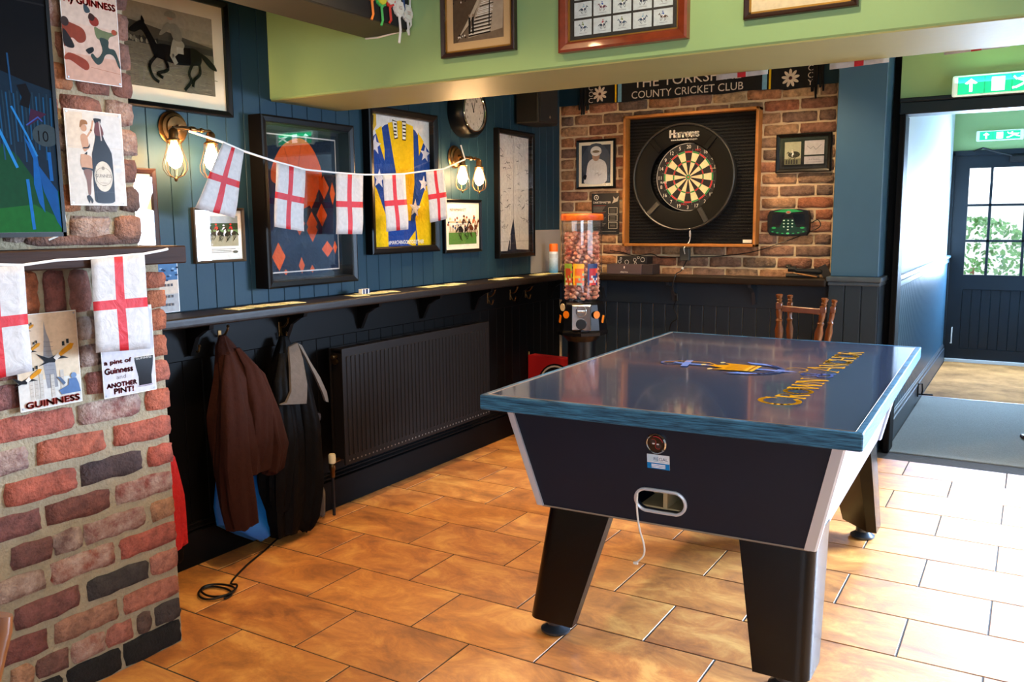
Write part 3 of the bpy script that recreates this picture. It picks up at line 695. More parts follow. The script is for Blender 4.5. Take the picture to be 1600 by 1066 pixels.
def art_award(a):
    a.rect(0, 0, 1, 1, '#1d1f22'); a.rect(.06, .08, .44, .92, '#a3a28a'); a.rect(.06, .08, .44, .3, '#6d6f58')
    a.ell(.28, .45, .14, .12, '#2b2622'); horse(a, .25, .42, .26, '#3a3430', 1, '#cfcac0', '#eeeeee')
    for i in range(5): a.rect(.09+i*.06, .10, .13+i*.06, .26, '#3a3a36')
    a.rect(.52, .42, .97, .94, '#b5b1b8'); a.rect(.52, .08, .97, .36, '#aaa7ae')
    a.line([(.58, .74), (.66, .64), (.72, .72), (.78, .60), (.90, .78)], .01, '#6d6a74'); a.text('A P McCoy', .62, .20, .88, .27, '#6d6a74'); a.line([(.58, .15), (.92, .15)], .006, '#77747e')
picture('black framed horse photograph with silver signature plaques, right of the dartboard', 'B', 1.7255, 1.854, .335, .238, .022, .024, mount='#1d1f22', mw=.012, fn=art_award, off=.008)
# rules poster
po = thing('rules_poster', 'black printed rules poster pinned to the bricks beside the dartboard', 'poster', (.37, -.009, 1.494))
MB().b(-.107, .107, -.002, 0, -.144, .144).build('sheet', M_blackpl, po)
a = Art(.214, .288, y=-.0025)
a.ring(.17, .90, .085, .02, '#e2ddd4'); a.poly([(.15, .90), (.18, .935), (.18, .865)], '#e2ddd4')
a.text('DARTSMASTER', .06, .755, .70, .805, '#e8e4da'); a.poly([(.74, .75), (.80, .84), (.78, .92), (.88, .86), (.98, .93), (.94, .80)], '#b9b2a8')
for k in range(18): a.line([(.06, .70-k*.029), (.52-(k % 5)*.03, .70-k*.029)], .008, '#9a958c' if k % 6 else '#b14a3a')
for y0 in (.14, .32, .50):
    for q in ((.62, y0, .93, y0, ), (.93, y0, .93, y0+.15), (.93, y0+.15, .62, y0+.15), (.62, y0+.15, .62, y0)): a.line([(q[0], q[1]), (q[2], q[3])], .012, '#c9c4ba')
    for k in range(3): a.line([(.68, y0+.04+k*.035), (.86, y0+.04+k*.035)], .008, '#8b867d')
a.text('RULES', .06, .055, .30, .085, '#d8d3ca'); a.line([(.35, .07), (.9, .07)], .014, '#8b867d')
a.build('print', M_print, po)

# pictures on the green beam
def art_road(a):
    a.rect(0, 0, 1, 1, '#7d6b57'); a.rect(0, .82, 1, 1.0, '#d3d6d4'); a.poly([(0, .72), (.2, .80), (.35, .88), (.6, .86), (.9, .92), (1, .9), (1, .7), (0, .6)], '#4b4034')
    a.poly([(0, 0), (0, .66), (.5, .74), (.6, .72), (.32, .24), (.08, .0)], '#5d4c3a'); a.poly([(.08, .04), (.32, .26), (.66, .78), (.60, .80), (.26, .28)], '#cabba0')
    a.poly([(.30, .05), (.98, .14), (1, .60), (.68, .84), (.60, .78)], '#b7a68e')
    for k in range(12):
        y = .08+k*.055; x0 = .32+k*.028; a.line([(x0, y), (min(.97, x0+.42-k*.02), y+.03)], .022-.001*k, rr.choice(['#1f1915', '#f1ece0', '#30261f'])); a.line([(x0, y+.025), (min(.97, x0+.40-k*.02), y+.05)], .018-.001*k, '#efe9dc')
    a.line([(.72, .2), (.74, .78)], .02, '#2b211b'); crowd(a, .62, .86, ['#3a2f27', '#8c7a66', '#e4dccb', '#1f1a17'], 50, .014)
    for x in (.34, .41): a.line([(x, .12), (x, .36)], .035, '#1e1813'); a.ell(x, .40, .018, .02, '#a58a70', 8)
    for i in range(8): a.ell(.12+i*.02, .06+rr.random()*.05, .02, .015, '#2b211b' if i % 2 else '#e8e0d0', 7)
picture('brown framed sepia photograph of a road beside a long column, on the green beam', 'G', 1.132, 2.245, .335, .34, .022, .018, fm=M_framebrn, mount='#cfae7c', mw=.035, fn=art_road, slip=M_gold)
def art_cards(a):
    a.rect(0, 0, 1, 1, '#3c3a38'); 
    for i in range(5):
        for j in range(6):
            a.k = 1; u0 = .055+i*.182; v0 = .05+j*.155; a.rect(u0, v0, u0+.165, v0+.135, '#c9d4da'); horse(a, u0+.085, v0+.07, .085, rr.choice(['#4b5a72', '#5a4a44', '#6b4050', '#3f4a5c']), -1 if (i+j) % 2 else 1, rr.choice(['#3a5aa8', '#a83a48', '#6a7a3a', '#8ab0c8']))
            a.line([(u0+.05, v0+.02), (u0+.12, v0+.02)], .003, '#808890')
picture('reddish framed grid of small horse cards on the green beam', 'G', 1.7275, 2.27, .48, .46, .03, .034, fm=M_framered, mount='#3c3a38', mw=.0, fn=art_cards, slip=M_gold)
def art_cream(a):
    a.rect(0, 0, 1, 1, '#e4d3b0'); a.rect(.1, .1, .9, .9, '#dcc79e')
    for k in range(5): a.line([(.14, .16+k*.02), (.3+.05*k, .16+k*.02)], .004, '#8a7656')
    a.poly([(.2, .3), (.5, .6), (.8, .3)], '#b39a6c')
picture('dark framed cream print at the top right of the green beam', 'G', 2.325, 2.235, .345, .32, .022, .016, fm=M_framebrn, mount='#e6d8b4', mw=.01, fn=art_cream, slip=M_gold)

# ------------------------------------------------------------------ tin signs on the chimney (facing +x)
def tin(label, yc, zc, w, h, fn, rot=0):
    t = thing('tin_sign', label, 'sign', (XB+.012, yc, zc), PI/2); t.rotation_euler = (0, rot, PI/2)
    MB().b(-w/2, w/2, -.002, .001, -h/2, h/2, .0008).build('plate', M_white, t)
    for sx in (-1, 1):
        for sz in (-1, 1): MB().lathe([(.003, -.0035), (.0032, -.0025), (.0032, -.0015)], (sx*(w/2-.008), 0, sz*(h/2-.008)), 8, 'Y').build('screw', M_steel, t)
    a = Art(w-.004, h-.004, y=-.0021, step=.00004); fn(a); a.build('print', M_tin, t); return t
def s_run(a):
    a.rect(0, 0, 1, 1, '#d9a68c'); a.rect(0, .28, 1, 1, '#dcb8a2'); a.rect(0, .6, 1, 1, '#d8bca8')
    a.text('My Goodness', .18, .90, .86, .97, '#a3241c'); a.text('My GUINNESS', .05, .79, .97, .88, '#a3241c', 0, bold=.010)
    a.blob([(.0, .62), (.12, .60), (.34, .56), (.40, .48), (.36, .42), (.26, .40), (.16, .44), (.10, .42), (0, .34)], '#8c3b26')
    a.blob([(0, .52), (.10, .46), (.18, .36), (.12, .33), (0, .36)], '#241c1c'); a.ell(.04, .60, .07, .05, '#3b2a26')
    a.blob([(0, .24), (.10, .28), (.36, .23), (.42, .16), (.34, .12), (.10, .20), (0, .20)], '#93381f')
    a.ell(.56, .66, .09, .055, '#8c2f22', 14, -.4); a.blob([(.46, .70), (.50, .74), (.58, .71), (.54, .66), (.47, .67)], '#3b1f18')
    a.blob([(.40, .82), (.48, .79), (.50, .75), (.43, .73), (.39, .76)], '#3c4a50')
    a.blob([(.56, .60), (.68, .58), (.86, .57), (.97, .60), (.97, .56), (.84, .52), (.78, .47), (.64, .47), (.58, .50)], '#6e7450')
    a.ell(.92, .58, .05, .03, '#a8482f')
    a.blob([(.64, .49), (.80, .48), (.80, .40), (.92, .38), (1.0, .22), (.97, .20), (.88, .32), (.74, .32), (.66, .23), (.56, .20), (.46, .28), (.50, .31), (.58, .27), (.68, .36)], '#35423c')
    a.blob([(.38, .34), (.50, .38), (.52, .34), (.44, .30), (.40, .31)], '#1c1b1c')
    a.line([(.45, .16), (.98, .13)], .008, '#b5765a')
tin('pink tin sign with red lettering above a running man, highest on the chimney', -4.012, 2.0, .182, .275, s_run)
def s_bottle(a):
    a.rect(0, 0, 1, 1, '#cfc8be'); a.rect(.5, .45, .98, .97, '#c6c6c6'); a.rect(.02, .6, .3, .98, '#d2c2ae'); a.line([(0, .62), (1, .62)], .006, '#bfb6a8')
    for y in (.36, .44, .52): a.rect(.82, y, .95, y+.05, '#c2c2c0')
    SK = '#b98d6e'; SK2 = '#7a5546'
    a.blob([(.24, .72), (.30, .76), (.36, .73), (.38, .64), (.36, .58), (.28, .58)], SK); a.line([(.36, .73), (.44, .80), (.48, .90)], .03, SK); a.ell(.31, .82, .055, .04, SK); a.blob([(.24, .84), (.27, .90), (.36, .90), (.38, .86), (.30, .855), (.25, .82)], '#8f6136')
    a.blob([(.27, .60), (.38, .61), (.40, .66), (.36, .62), (.29, .615)], '#1a1718'); a.blob([(.26, .52), (.38, .60), (.42, .52), (.40, .46), (.24, .46)], '#cfc9c2'); a.blob([(.26, .52), (.34, .57), (.33, .53)], '#1a1718')
    a.blob([(.22, .50), (.24, .54), (.40, .52), (.42, .42), (.40, .38), (.25, .38), (.21, .44)], SK); a.blob([(.24, .40), (.41, .39), (.40, .365), (.25, .37)], '#1a1718')
    a.blob([(.26, .37), (.40, .37), (.38, .26), (.36, .13), (.33, .10), (.31, .13), (.30, .26)], SK2); a.blob([(.28, .09), (.34, .10), (.39, .045), (.36, .015), (.34, .05), (.32, .015)], '#1a1718')
    a.blob([(.50, .93), (.62, .93), (.62, .90), (.61, .86), (.66, .72), (.76, .60), (.79, .50), (.79, .10), (.77, .035), (.68, .02), (.52, .02), (.44, .035), (.42, .10), (.42, .50), (.45, .60), (.50, .72), (.52, .86), (.50, .90)], '#171417')
    a.blob([(.525, .88), (.605, .88), (.655, .76), (.50, .76)], '#5e2f2c'); a.line([(.59, .90), (.61, .70)], .02, '#b9aaa4')
    a.ell(.605, .31, .165, .165, '#cfc5b2', 28); a.ring(.605, .31, .15, .008, '#8b8070', 28); a.text('GUINNESS', .46, .30, .75, .335, '#2a2522'); a.ell(.605, .40, .03, .02, '#8b8070', 10); a.line([(.54, .24), (.67, .24)], .008, '#8b8070'); a.line([(.57, .21), (.64, .21)], .006, '#8b8070')
    a.rect(.43, .135, .785, .145, '#2d2b33'); a.line([(.47, .05), (.47, .5)], .006, '#37343c')
tin('white tin sign with a tall dark stout bottle and a pin-up figure', -4.025, 1.64, .186, .28, s_bottle)
def s_birds(a):
    a.rect(0, 0, 1, 1, '#e3dccf'); a.rect(0, .5, 1, 1, '#e8c9a8'); a.rect(0, .3, 1, .6, '#ead2b2'); a.poly([(.0, .0), (1, 0), (1, .2), (0, .28)], '#e2dbd0')
    a.poly([(.46, .92), (.49, .80), (.53, .72), (.55, .60), (.60, .45), (.62, .2), (.44, .2), (.40, .45), (.42, .60), (.44, .72)], '#9c9a9c')
    for k in range(9): a.line([(.43, .30+k*.05), (.58, .29+k*.05)], .005, '#6f6f76')
    for x in (.16, .24, .32, .50, .66): a.rect(x, .10, x+.06, .36+.03*math.sin(x*20), '#cfc4b6'); [a.line([(x+.01, .14+q*.04), (x+.05, .14+q*.04)], .004, '#8a8480') for q in range(5)]
    def bird(x, y, s):
        a.poly([(x-.24*s, y+.06*s), (x-.05*s, y+.0*s), (x+.08*s, y+.03*s), (x+.04*s, y-.05*s), (x-.10*s, y-.04*s)], '#15151a'); a.poly([(x-.22*s, y-.07*s), (x-.08*s, y-.02*s), (x+.02*s, y-.03*s)], '#15151a'); a.poly([(x+.06*s, y-.02*s), (x+.26*s, y-.02*s), (x+.12*s, y+.02*s)], '#15151a')
        a.poly([(x+.02*s, y), (x+.10*s, y+.05*s), (x+.13*s, y), (x+.06*s, y-.03*s)], '#efe9df'); a.poly([(x+.10*s, y+.03*s), (x+.16*s, y+.07*s), (x+.30*s, y+.13*s), (x+.36*s, y+.12*s), (x+.32*s, y+.07*s), (x+.14*s, y+.005*s)], '#de9213')
        a.rect(x+.17*s, y+.11*s, x+.21*s, y+.155*s, '#2b3436'); a.rect(x+.24*s, y+.13*s, x+.28*s, y+.175*s, '#23282b')
    bird(.55, .52, 1.05); bird(.14, .84, .45); bird(.16, .62, .6); bird(.08, .32, .8)
    a.poly([(.62, .16), (.78, .20), (.80, .27), (.92, .27), (.96, .20), (.98, .11), (.66, .11)], '#5d7ba6'); a.ell(.88, .30, .05, .03, '#7a95b8'); a.poly([(.60, .31), (.66, .30), (.74, .23), (.70, .21)], '#5d6f8a')
    a.text('GUINNESS', .07, .02, .95, .085, '#b5352b', bold=.010)
tin('pale tin sign with flying orange-beaked birds over a city tower', -4.222, 1.052, .188, .278, s_birds)
def s_pint(a):
    a.rect(0, 0, 1, 1, '#d8d3d6'); RD = '#74262b'
    a.text('My Goodness', .05, .9, .9, .97, RD)
    a.text('a pint of', .03, .36, .54, .42, RD, bold=.010); a.text('Guinness', .03, .265, .56, .33, RD, bold=.010); a.text('and', .24, .195, .42, .24, '#7a6c6e'); a.text('ANOTHER', .05, .105, .62, .155, RD, bold=.010); a.text('PINT!', .18, .03, .55, .09, RD, bold=.010)
    a.poly([(.59, .42), (.98, .42), (.96, .30), (.92, .18), (.92, .06), (.66, .06), (.66, .18), (.62, .30)], '#17100f'); a.poly([(.59, .42), (.98, .42), (.975, .385), (.598, .385)], '#e2d8c8'); a.poly([(.60, .41), (.975, .41), (.97, .375), (.605, .375)], '#1d1716'); a.text('GUINNESS', .63, .383, .94, .405, '#e6dfd4'); a.line([(.64, .07), (.93, .07)], .02, '#b7a7b4')
tin('pale tin sign with a pint of dark stout, below the mantel bunting flag', -3.963, 1.045, .188, .28, s_pint)

# ------------------------------------------------------------------ television
tv = thing('television', 'large flat television showing racing, on the mantel at the left edge', 'television', (.60, -4.76, 1.41), PI/2)
MB().b(-.57, .57, -.035, .02, 0, .70, .006).build('casing', M_blackpl, tv)
MB().b(-.57, .57, -.040, -.034, 0, .012).b(-.57, .57, -.040, -.034, .69, .70).b(-.57, -.56, -.040, -.034, 0, .70).b(.56, .57, -.040, -.034, 0, .70).build('bezel', M_frameblk, tv)
a = Art(1.118, .676, o=(-.559, -.0352, .013))
a.rect(0, 0, 1, 1, '#06080a')
Q = lambda p: [(.852+x/90*.148, (366-y)/366*.93) for x, y in p]
a.poly([(0, 0), (.86, 0), (.86, .4), (0, .45)], '#0b3a28'); a.poly(Q([(-10, 366), (90, 366), (90, 300), (60, 290), (30, 240), (-10, 215)]), '#0a4a2c'); a.poly(Q([(-10, 366), (90, 366), (90, 345), (50, 322), (-10, 330)]), '#176a2c')
a.poly(Q([(-10, 215), (30, 245), (60, 292), (90, 300), (90, 140), (50, 130), (-10, 110)]), '#10283c')
BL = '#0f63b8'
for k in range(16): a.line(Q([(5+k*5.5, 150+3*math.sin(k*3)), (8+k*5.2, 235+20*math.sin(k*2))]), .0035, '#15507e' if k % 2 else '#1c3a50')
a.poly(Q([(42, 215), (60, 240), (64, 290), (66, 335), (58, 320), (52, 290), (54, 250)]), BL); a.poly(Q([(60, 258), (88, 300), (90, 360), (84, 350), (66, 300)]), '#0f57a4')
a.line(Q([(28, 172), (48, 215), (60, 245)]), .005, '#2a86d8'); a.line(Q([(0, 190), (14, 225), (29, 264)]), .007, '#2a8ce0'); a.line(Q([(2, 100), (6, 190)]), .006, BL); a.line(Q([(79, 240), (80, 282)]), .009, BL); a.line(Q([(43, 284), (47, 360)]), .008, '#1c78d2'); a.line(Q([(28, 92), (30, 150)]), .004, '#1c4a78')
a.poly(Q([(38, 138), (52, 134), (58, 150), (54, 172), (40, 168), (44, 156)]), '#070a10'); a.poly(Q([(56, 172), (80, 178), (64, 190), (50, 200)]), '#3f1f3c'); a.line(Q([(48, 198), (66, 184), (72, 190)]), .003, '#3c56b0')
a.ell(*Q([(76, 212)])[0], .034, .045, '#3a4a54', 20); a.text('10', .852+64/90*.148, (366-222)/366*.93, .852+80/90*.148, (366-205)/366*.93, '#030304')
a.rect(0, .905, 1, .912, '#1c1c1e')
a.build('screen', M_screen, tv)
MB().b(-.3, .3, -.05, .02, -.022, 0, .004).build('stand_bar', M_blackpl, tv)
for sx in (-.25, .25): MB().b(sx-.06, sx+.06, -.06, .04, -.036, -.021, .004).build('foot', M_blackpl, tv)
cab = MB().tube(catmull([(.562, -4.20, 1.50), (.575, -4.165, 1.50), (.58, -4.155, 1.46), (.575, -4.165, 1.42), (.565, -4.20, 1.40)], 5), .003).build('white_cable', M_white, None, True); T(cab, 'thin white cable looping out beside the television on the bricks', 'cable')

# ------------------------------------------------------------------ flags
def flag(name, TL, TR, BR, BL_, label, group, n=(8, 12), amp=.006, cut=None, nrm=(1, 0, 0)):
    TL, TR, BR, BL_ = map(V, (TL, TR, BR, BL_)); me = bpy.data.meshes.new('flag'); vs = []; fs = []; cols = []
    ph = random.random()*6; us = [0, .14, .28, .42, .58, .72, .86, 1]; vv = [0, .09, .18, .27, .36, .45, .55, .64, .73, .82, .91, 1]
    for v in vv:
        for u in us:
            p = (TL*(1-u)+TR*u)*(1-v)+(BL_*(1-u)+BR*u)*v
            p += V(nrm)*amp*(math.sin(u*5+ph+v*2)*.6+math.sin(v*7+ph)*.5)*(.2+v); vs.append(tuple(p))
    nu = len(us)
    for j in range(len(vv)-1):
        for i in range(nu-1):
            fs.append((j*nu+i, j*nu+i+1, (j+1)*nu+i+1, (j+1)*nu+i)); um = (us[i]+us[i+1])/2; vm = (vv[j]+vv[j+1])/2
            cols.append(lin('#b80f1c') if (.42 < um < .58 or .45 < vm < .55) else lin('#b8b3b0'))
    me.from_pydata(vs, [], fs); ca = me.color_attributes.new('Col', 'FLOAT_COLOR', 'CORNER')
    for f, c in zip(me.polygons, cols):
        f.use_smooth = True
        for li in f.loop_indices: ca.data[li].color = c
    me.materials.append(M_flag); o = link(name, me); md = o.modifiers.new('t', 'SOLIDIFY'); md.thickness = .0008
    return T(o, label, 'flag', group)
F = [((-3.213, 1.767), (-3.107, 1.738), (-3.172, 1.466), (-3.363, 1.506), 'small red cross flag tilted out beside the first wall lamp'),
     ((-2.928, 1.704), (-2.754, 1.679), (-2.785, 1.407), (-2.962, 1.429), 'small red cross flag over the left of the orange silks'),
     ((-2.555, 1.674), (-2.366, 1.673), (-2.385, 1.388), (-2.567, 1.391), 'small red cross flag over the right edge of the silks frame'),
     ((-2.216, 1.679), (-2.037, 1.691), (-2.019, 1.408), (-2.195, 1.398), 'small red cross flag over the blue and yellow shirt'),
     ((-1.853, 1.714), (-1.688, 1.732), (-1.654, 1.462), (-1.82, 1.442), 'small red cross flag lit by the second wall lamp')]
for tl, tr, br, bl, lb in F:
    q = [(.17, *p) for p in (tl, tr, br, bl)]
    flag('bunting_flag', *q, lb, 'red cross flags on the string between the wall lamps')
st = [(-3.35, 1.803), (-3.213, 1.77), (-3.107, 1.741), (-2.927, 1.707), (-2.754, 1.682), (-2.556, 1.677), (-2.366, 1.676), (-2.216, 1.682), (-2.037, 1.694), (-1.853, 1.717), (-1.688, 1.735), (-1.475, 1.80), (-1.515, 1.876)]
o = MB().tube([(.168 if i else .14, a_, b_) for i, (a_, b_) in enumerate(st)], .0045, 6).build('bunting_string', mat('white_tape', '#e8e4de', .7), None, True); T(o, 'white tape strung between the two wall lamps carrying flags', 'bunting string')
# mantel bunting
flag('bunting_flag', (.668, -4.142, 1.344), (.668, -3.965, 1.352), (.655, -3.957, 1.059), (.655, -4.138, 1.069), 'red cross flag hanging from the mantel over the pint sign', 'red cross flags on the mantel', amp=.004)
flag('bunting_flag', (.668, -4.50, 1.338), (.668, -4.336, 1.334), (.655, -4.332, 1.045), (.655, -4.50, 1.033), 'red cross flag at the left edge of the photo under the television', 'red cross flags on the mantel', amp=.004)
o = MB().tube([(.664, -4.6, 1.345), (.664, -4.40, 1.340), (.664, -4.336, 1.336), (.664, -4.24, 1.345), (.664, -4.142, 1.346), (.664, -3.965, 1.353), (.664, -3.895, 1.362), (.660, -3.875, 1.365)], .004, 6).build('bunting_string', MATS['white_tape'], None, True); T(o, 'white tape pinned along the edge of the mantel', 'bunting string')
# flags on the far side of the green beam, only their lower edges show below it
for x0, x1, lb in ((1.911, 2.106, 'leftmost flag edge peeping under the green beam, above the scarf'), (2.327, 2.524, 'middle flag edge under the green beam by the blue column'), (2.694, 2.886, 'rightmost flag edge under the green beam near the exit sign')):
    zb = 1.972 if x0 < 2.6 else 1.985
    flag('bunting_flag', (x0, -2.325, 2.26), (x1, -2.325, 2.262), (x1, -2.325, zb+.006), (x0, -2.325, zb), lb, 'flags behind the green beam', nrm=(0, 1, 0), amp=.003)
o = MB().tube([(1.7, -2.32, 2.27), (2.0, -2.325, 2.262), (2.42, -2.325, 2.262), (2.79, -2.325, 2.262), (3.3, -2.32, 2.275)], .004, 5).build('bunting_string', MATS['white_tape'], None, True); T(o, 'white tape behind the green beam, hidden from the front', 'bunting string')

# ------------------------------------------------------------------ wall lamps
def wall_lamp(y, z, label):
    t = thing('wall_lamp', label, 'lamp', (0, y, z), 0, 'twin caged wall lamps')
    MB().lathe([(.064, 0), (.068, .006), (.060, .012), (.058, .020), (.046, .024), (.044, .032), (.012, .036), (.010, .05)], (0, 0, 0), 28, 'X').build('backplate', M_brass, t, True)
    arm = MB().tube([(.04, 0, 0), (.08, 0, -.004), (.115, 0, -.012)], .008, 8).tube([(.12, -.09, -.012), (.12, .09, -.012)], .006, 8)
    arm.lathe([(.011, -.012), (.013, 0), (.011, .012)], (.12, 0, -.012), 12, 'Y').lathe([(.008, -.008), (.011, 0), (.008, .008)], (.12, .045, -.012), 12, 'Y')
    arm.build('arm', M_brass, t, True)
    for s in (-.088, .088):
        so = MB().lathe([(.006, .0), (.012, -.004), (.018, -.012), (.018, -.040), (.024, -.044), (.024, -.050), (.016, -.056)], (.12, s, -.012), 16).build('socket', M_brass, t, True)
        MB().lathe([(.010, -.050), (.013, -.062), (.020, -.080), (.027, -.105), (.028, -.122), (.022, -.142), (.010, -.153), (.002, -.156)], (.12, s, -.012), 14).build('bulb', M_bulb, so, True)
        cg = MB()
        for k in range(8):
            a_ = k*PI/4; pf = [(.026, -.048), (.027, -.075), (.036, -.105), (.046, -.135), (.045, -.160), (.030, -.182), (.006, -.192)]
            cg.tube([V((.12+r_*math.cos(a_), s+r_*math.sin(a_), -.012+z_)) for r_, z_ in pf], .0014, 4)
        cg.tube([V((.12+.027*math.cos(a_*PI/8), s+.027*math.sin(a_*PI/8), -.060)) for a_ in range(16)], .002, 4, True)
        cg.lathe([(.002, -.188), (.007, -.194), (.006, -.202), (.002, -.206)], (.12, s, -.012), 8)
        cg.build('cage', M_brass, so)
wall_lamp(-3.318, 1.825, 'lit brass twin lamp with wire cages near the chimney')
wall_lamp(-1.345, 1.828, 'lit brass twin lamp with wire cages below the round clock')

# ------------------------------------------------------------------ clock, speaker
ck = thing('wall_clock', 'round black wall clock with cream face high on the blue wall', 'clock', (0, -1.262, 2.093), PI/2)
MB().lathe([(.145, 0), (.150, -.02), (.150, -.075), (.135, -.10), (.118, -.100), (.112, -.088)], (0, 0, 0), 40, 'Y').build('case', M_blackpl, ck, True)
a = Art(.22, .22, y=-.0895); a.ell(.5, .5, .52, .52, '#c9b9a6', 40)
for k in range(12):
    an = k*PI/6; a.line([(.5+.40*math.sin(an), .5+.40*math.cos(an)), (.5+.46*math.sin(an), .5+.46*math.cos(an))], .012, '#3a342e')
    nm = str(k if k else 12); a.text(nm, .5+.33*math.sin(an)-.022*len(nm), .5+.33*math.cos(an)-.035, .5+.33*math.sin(an)+.022*len(nm), .5+.33*math.cos(an)+.035, '#4a423a')
a.line([(.5, .5), (.42, .72)], .03, '#151312'); a.line([(.5, .5), (.60, .86)], .022, '#151312'); a.ell(.5, .5, .03, .03, '#151312', 12)
a.build('dial', M_print, ck)
MB().lathe([(.119, -.101), (.118, -.104), (.112, -.104), (.110, -.098)], (0, 0, 0), 40, 'Y', cap=False).build('chrome_rim', M_chrome, ck, True)
sp = thing('speaker', 'black wall speaker high in the corner under the green beam', 'speaker', (.02, -.52, 2.08), PI/2)
MB().b(-.135, .135, -.17, -.0, 0, .34, .012, 2).build('cabinet', mat('black_speaker_shell', '#15130f', .5), sp)
MB().b(-.12, .12, -.178, -.168, .012, .328, .004).build('grille', mat('black_speaker_grille', '#1a1713', .8, bump=.6, bscale=400), sp)
MB().lathe([(.010, -.183), (.011, -.178)], (0, 0, .045), 14, 'Y').build('badge', M_chrome, sp)
MB().b(-.03, .03, -.02, .02, .1, .2).build('bracket', M_iron, sp)

# ------------------------------------------------------------------ scarf on the back wall
sc = thing('football_scarf', 'long black county cricket scarf pinned above the bricks', 'scarf', (1.0, -.008, 2.33))
sc.name = 'cricket_scarf'
m_ = MB(); N_ = 40; top = []; 
R1 = []; 
for i in range(N_+1):
    x = -.77+i*(1.56/N_); z0 = -.072+.004*math.sin(i*.7)-(.012 if i > 34 else 0); R1.append([V((x, -.006-.003*math.sin(i*1.3), z0)), V((x, -.004, .115)), V((x, 0, .115)), V((x, 0, z0))])
m_.loft(R1); m_.build('cloth', mat('black_knit', '#0a0a0c', .9, noise=.3, nscale=60, bump=.4, bscale=200), sc)
for s, x0 in ((-1, -.83), (1, .76)):
    fr_ = MB()
    for k in range(7): fr_.tube([(x0+k*.011, -.004, .10), (x0+k*.011+rr.uniform(-.006, .006), -.007, .0), (x0+k*.011+rr.uniform(-.01, .01), -.006, -.07-.05*rr.random()-(.04 if k in (2, 3) else 0))], .0065, 5)
    fr_.build('fringe', MATS['black_knit'], sc)

a = Art(1.56, .187, o=(-.77, -.0098, -.072), step=.00005)
def U_(x): return (x-.23)/1.56
for x0, x1, c in ((.440, .452, '#c9a720'), (.462, .490, '#6f9fbf'), (1.455, 1.485, '#6f9fbf'), (1.497, 1.510, '#c9a720')): a.rect(U_(x0), .0, U_(x1), 1, c)
a.text('COUNTY CRICKET CLUB', U_(.565), .07, U_(1.335), .33, '#cfc4b8'); a.text('THE YORKSHIRE', U_(.58), .45, U_(1.32), .80, '#cfc4b8')
def rose(cx, cy):
    for k in range(9):
        an = k*2*PI/9+.2; a.ell(cx+.021*math.cos(an), cy+.175*math.sin(an), .0150, .050, '#cdbfae', 12, an)
    a.ell(cx, cy, .007, .007, '#8c2a24', 8)
rose(U_(.325), .35); rose(U_(1.63), .30)
a.text('Y', U_(1.735), .02, U_(1.765), .2, '#cfc4b8'); 
for k, v0 in enumerate((.25, .48, .71)): a.text('C', U_(1.735), v0, U_(1.765), v0+.18, '#cfc4b8')
for k, v0 in enumerate((.05, .28, .51)): a.text('C', U_(.228+.01), v0, U_(.262+.01), v0+.18, '#cfc4b8')
a.build('lettering', M_print, sc)

# ------------------------------------------------------------------ dartboard in its case
dc = thing('dartboard_case', 'square oak edged case lined with ribbed black rubber around the dartboard', 'dartboard case', (1.0, 0, 1.71))
w2, h2 = .462, .44
f_ = MB()
for b_ in ((-w2, w2, h2-.018, h2), (-w2, w2, -h2, -h2+.018), (-w2, -w2+.018, -h2, h2), (w2-.018, w2, -h2, h2)): f_.b(b_[0], b_[1], -.095, -.005, b_[2], b_[3], .002)
f_.build('frame', M_oak, dc)
MB().b(-w2+.018, w2-.018, -.012, -.005, -h2+.018, h2-.018).build('back_panel', M_blackfelt, dc)
rb_ = MB()
for k in range(40): rb_.b(-w2+.019, w2-.019, -.019, -.012, -h2+.021+k*.0213, -h2+.021+k*.0213+.012, .002)
q_ = rb_.build('ribs', mat('black_ribbed_rubber', '#090908', .6, spec=.2, bump=.8, bscale=130), dc)
MB().b(.36, .42, -.0200, -.0195, -.415, -.395).build('sticker', M_white, dc)
BX, BZ = -.005, .018
su = thing('dartboard_surround', 'round black foam ring with white lettering around the dartboard', 'surround', (1.0+BX-.035, -.02, 1.71+BZ+.0))
MB().lathe([(.229, 0), (.229, -.045), (.235, -.048), (.338, -.048), (.345, -.040), (.345, 0)], (0, 0, 0), 64, 'Y', cap=False).build('ring', mat('black_foam', '#030303', .5, spec=.2), su, True)
MB().lathe([(.345, -.0), (.352, -.005), (.353, -.058), (.347, -.062), (.341, -.058), (.340, -.045)], (0, 0, 0), 64, 'Y', cap=False).build('rim', mat('grey_plastic_hoop', '#2c2c2b', .35), su, True)
cl = MB()
for an in (math.radians(-45), math.radians(-140+6), math.radians(45), math.radians(140)):
    M = Matrix.Translation(V((.285*math.sin(PI/2+an), -.058, .285*math.cos(PI/2+an)))) @ Matrix.Rotation(PI/2+an, 4, 'Y')
    cl.box((0, 0, 0), (.035, .018, .11), rot=None, bev=.003); 
    vs_ = cl.bm.verts[-24:] if False else None
cl.bm.free(); 
for an, lb in ((225, 0), (150, 0), (40, 0), (318, 0)):
    r_ = math.radians(an); c_ = V((.288*math.sin(r_), -.053, .288*math.cos(r_)))
    MB().box((0, 0, 0), (.034, .012, .105), bev=.003).build('bracket', MATS['grey_plastic_hoop'] if an in (225, 150) else MATS['black_foam'], su, loc=c_, rot=(0, r_, 0))
a = Art(.7, .7, y=-.0485)
a.text('Harrows', .365, .872, .65, .942, '#e4e0da', bold=.005); a.text('www.harrowsdarts.com', .375, .842, .635, .862, '#e4e0da')
a.build('lettering', M_print, su)
dbx = su.location.x+.028; 
db = thing('dartboard', 'bristle dartboard with numbered ring in the middle of the surround', 'dartboard', (.995, -.02, 1.728))
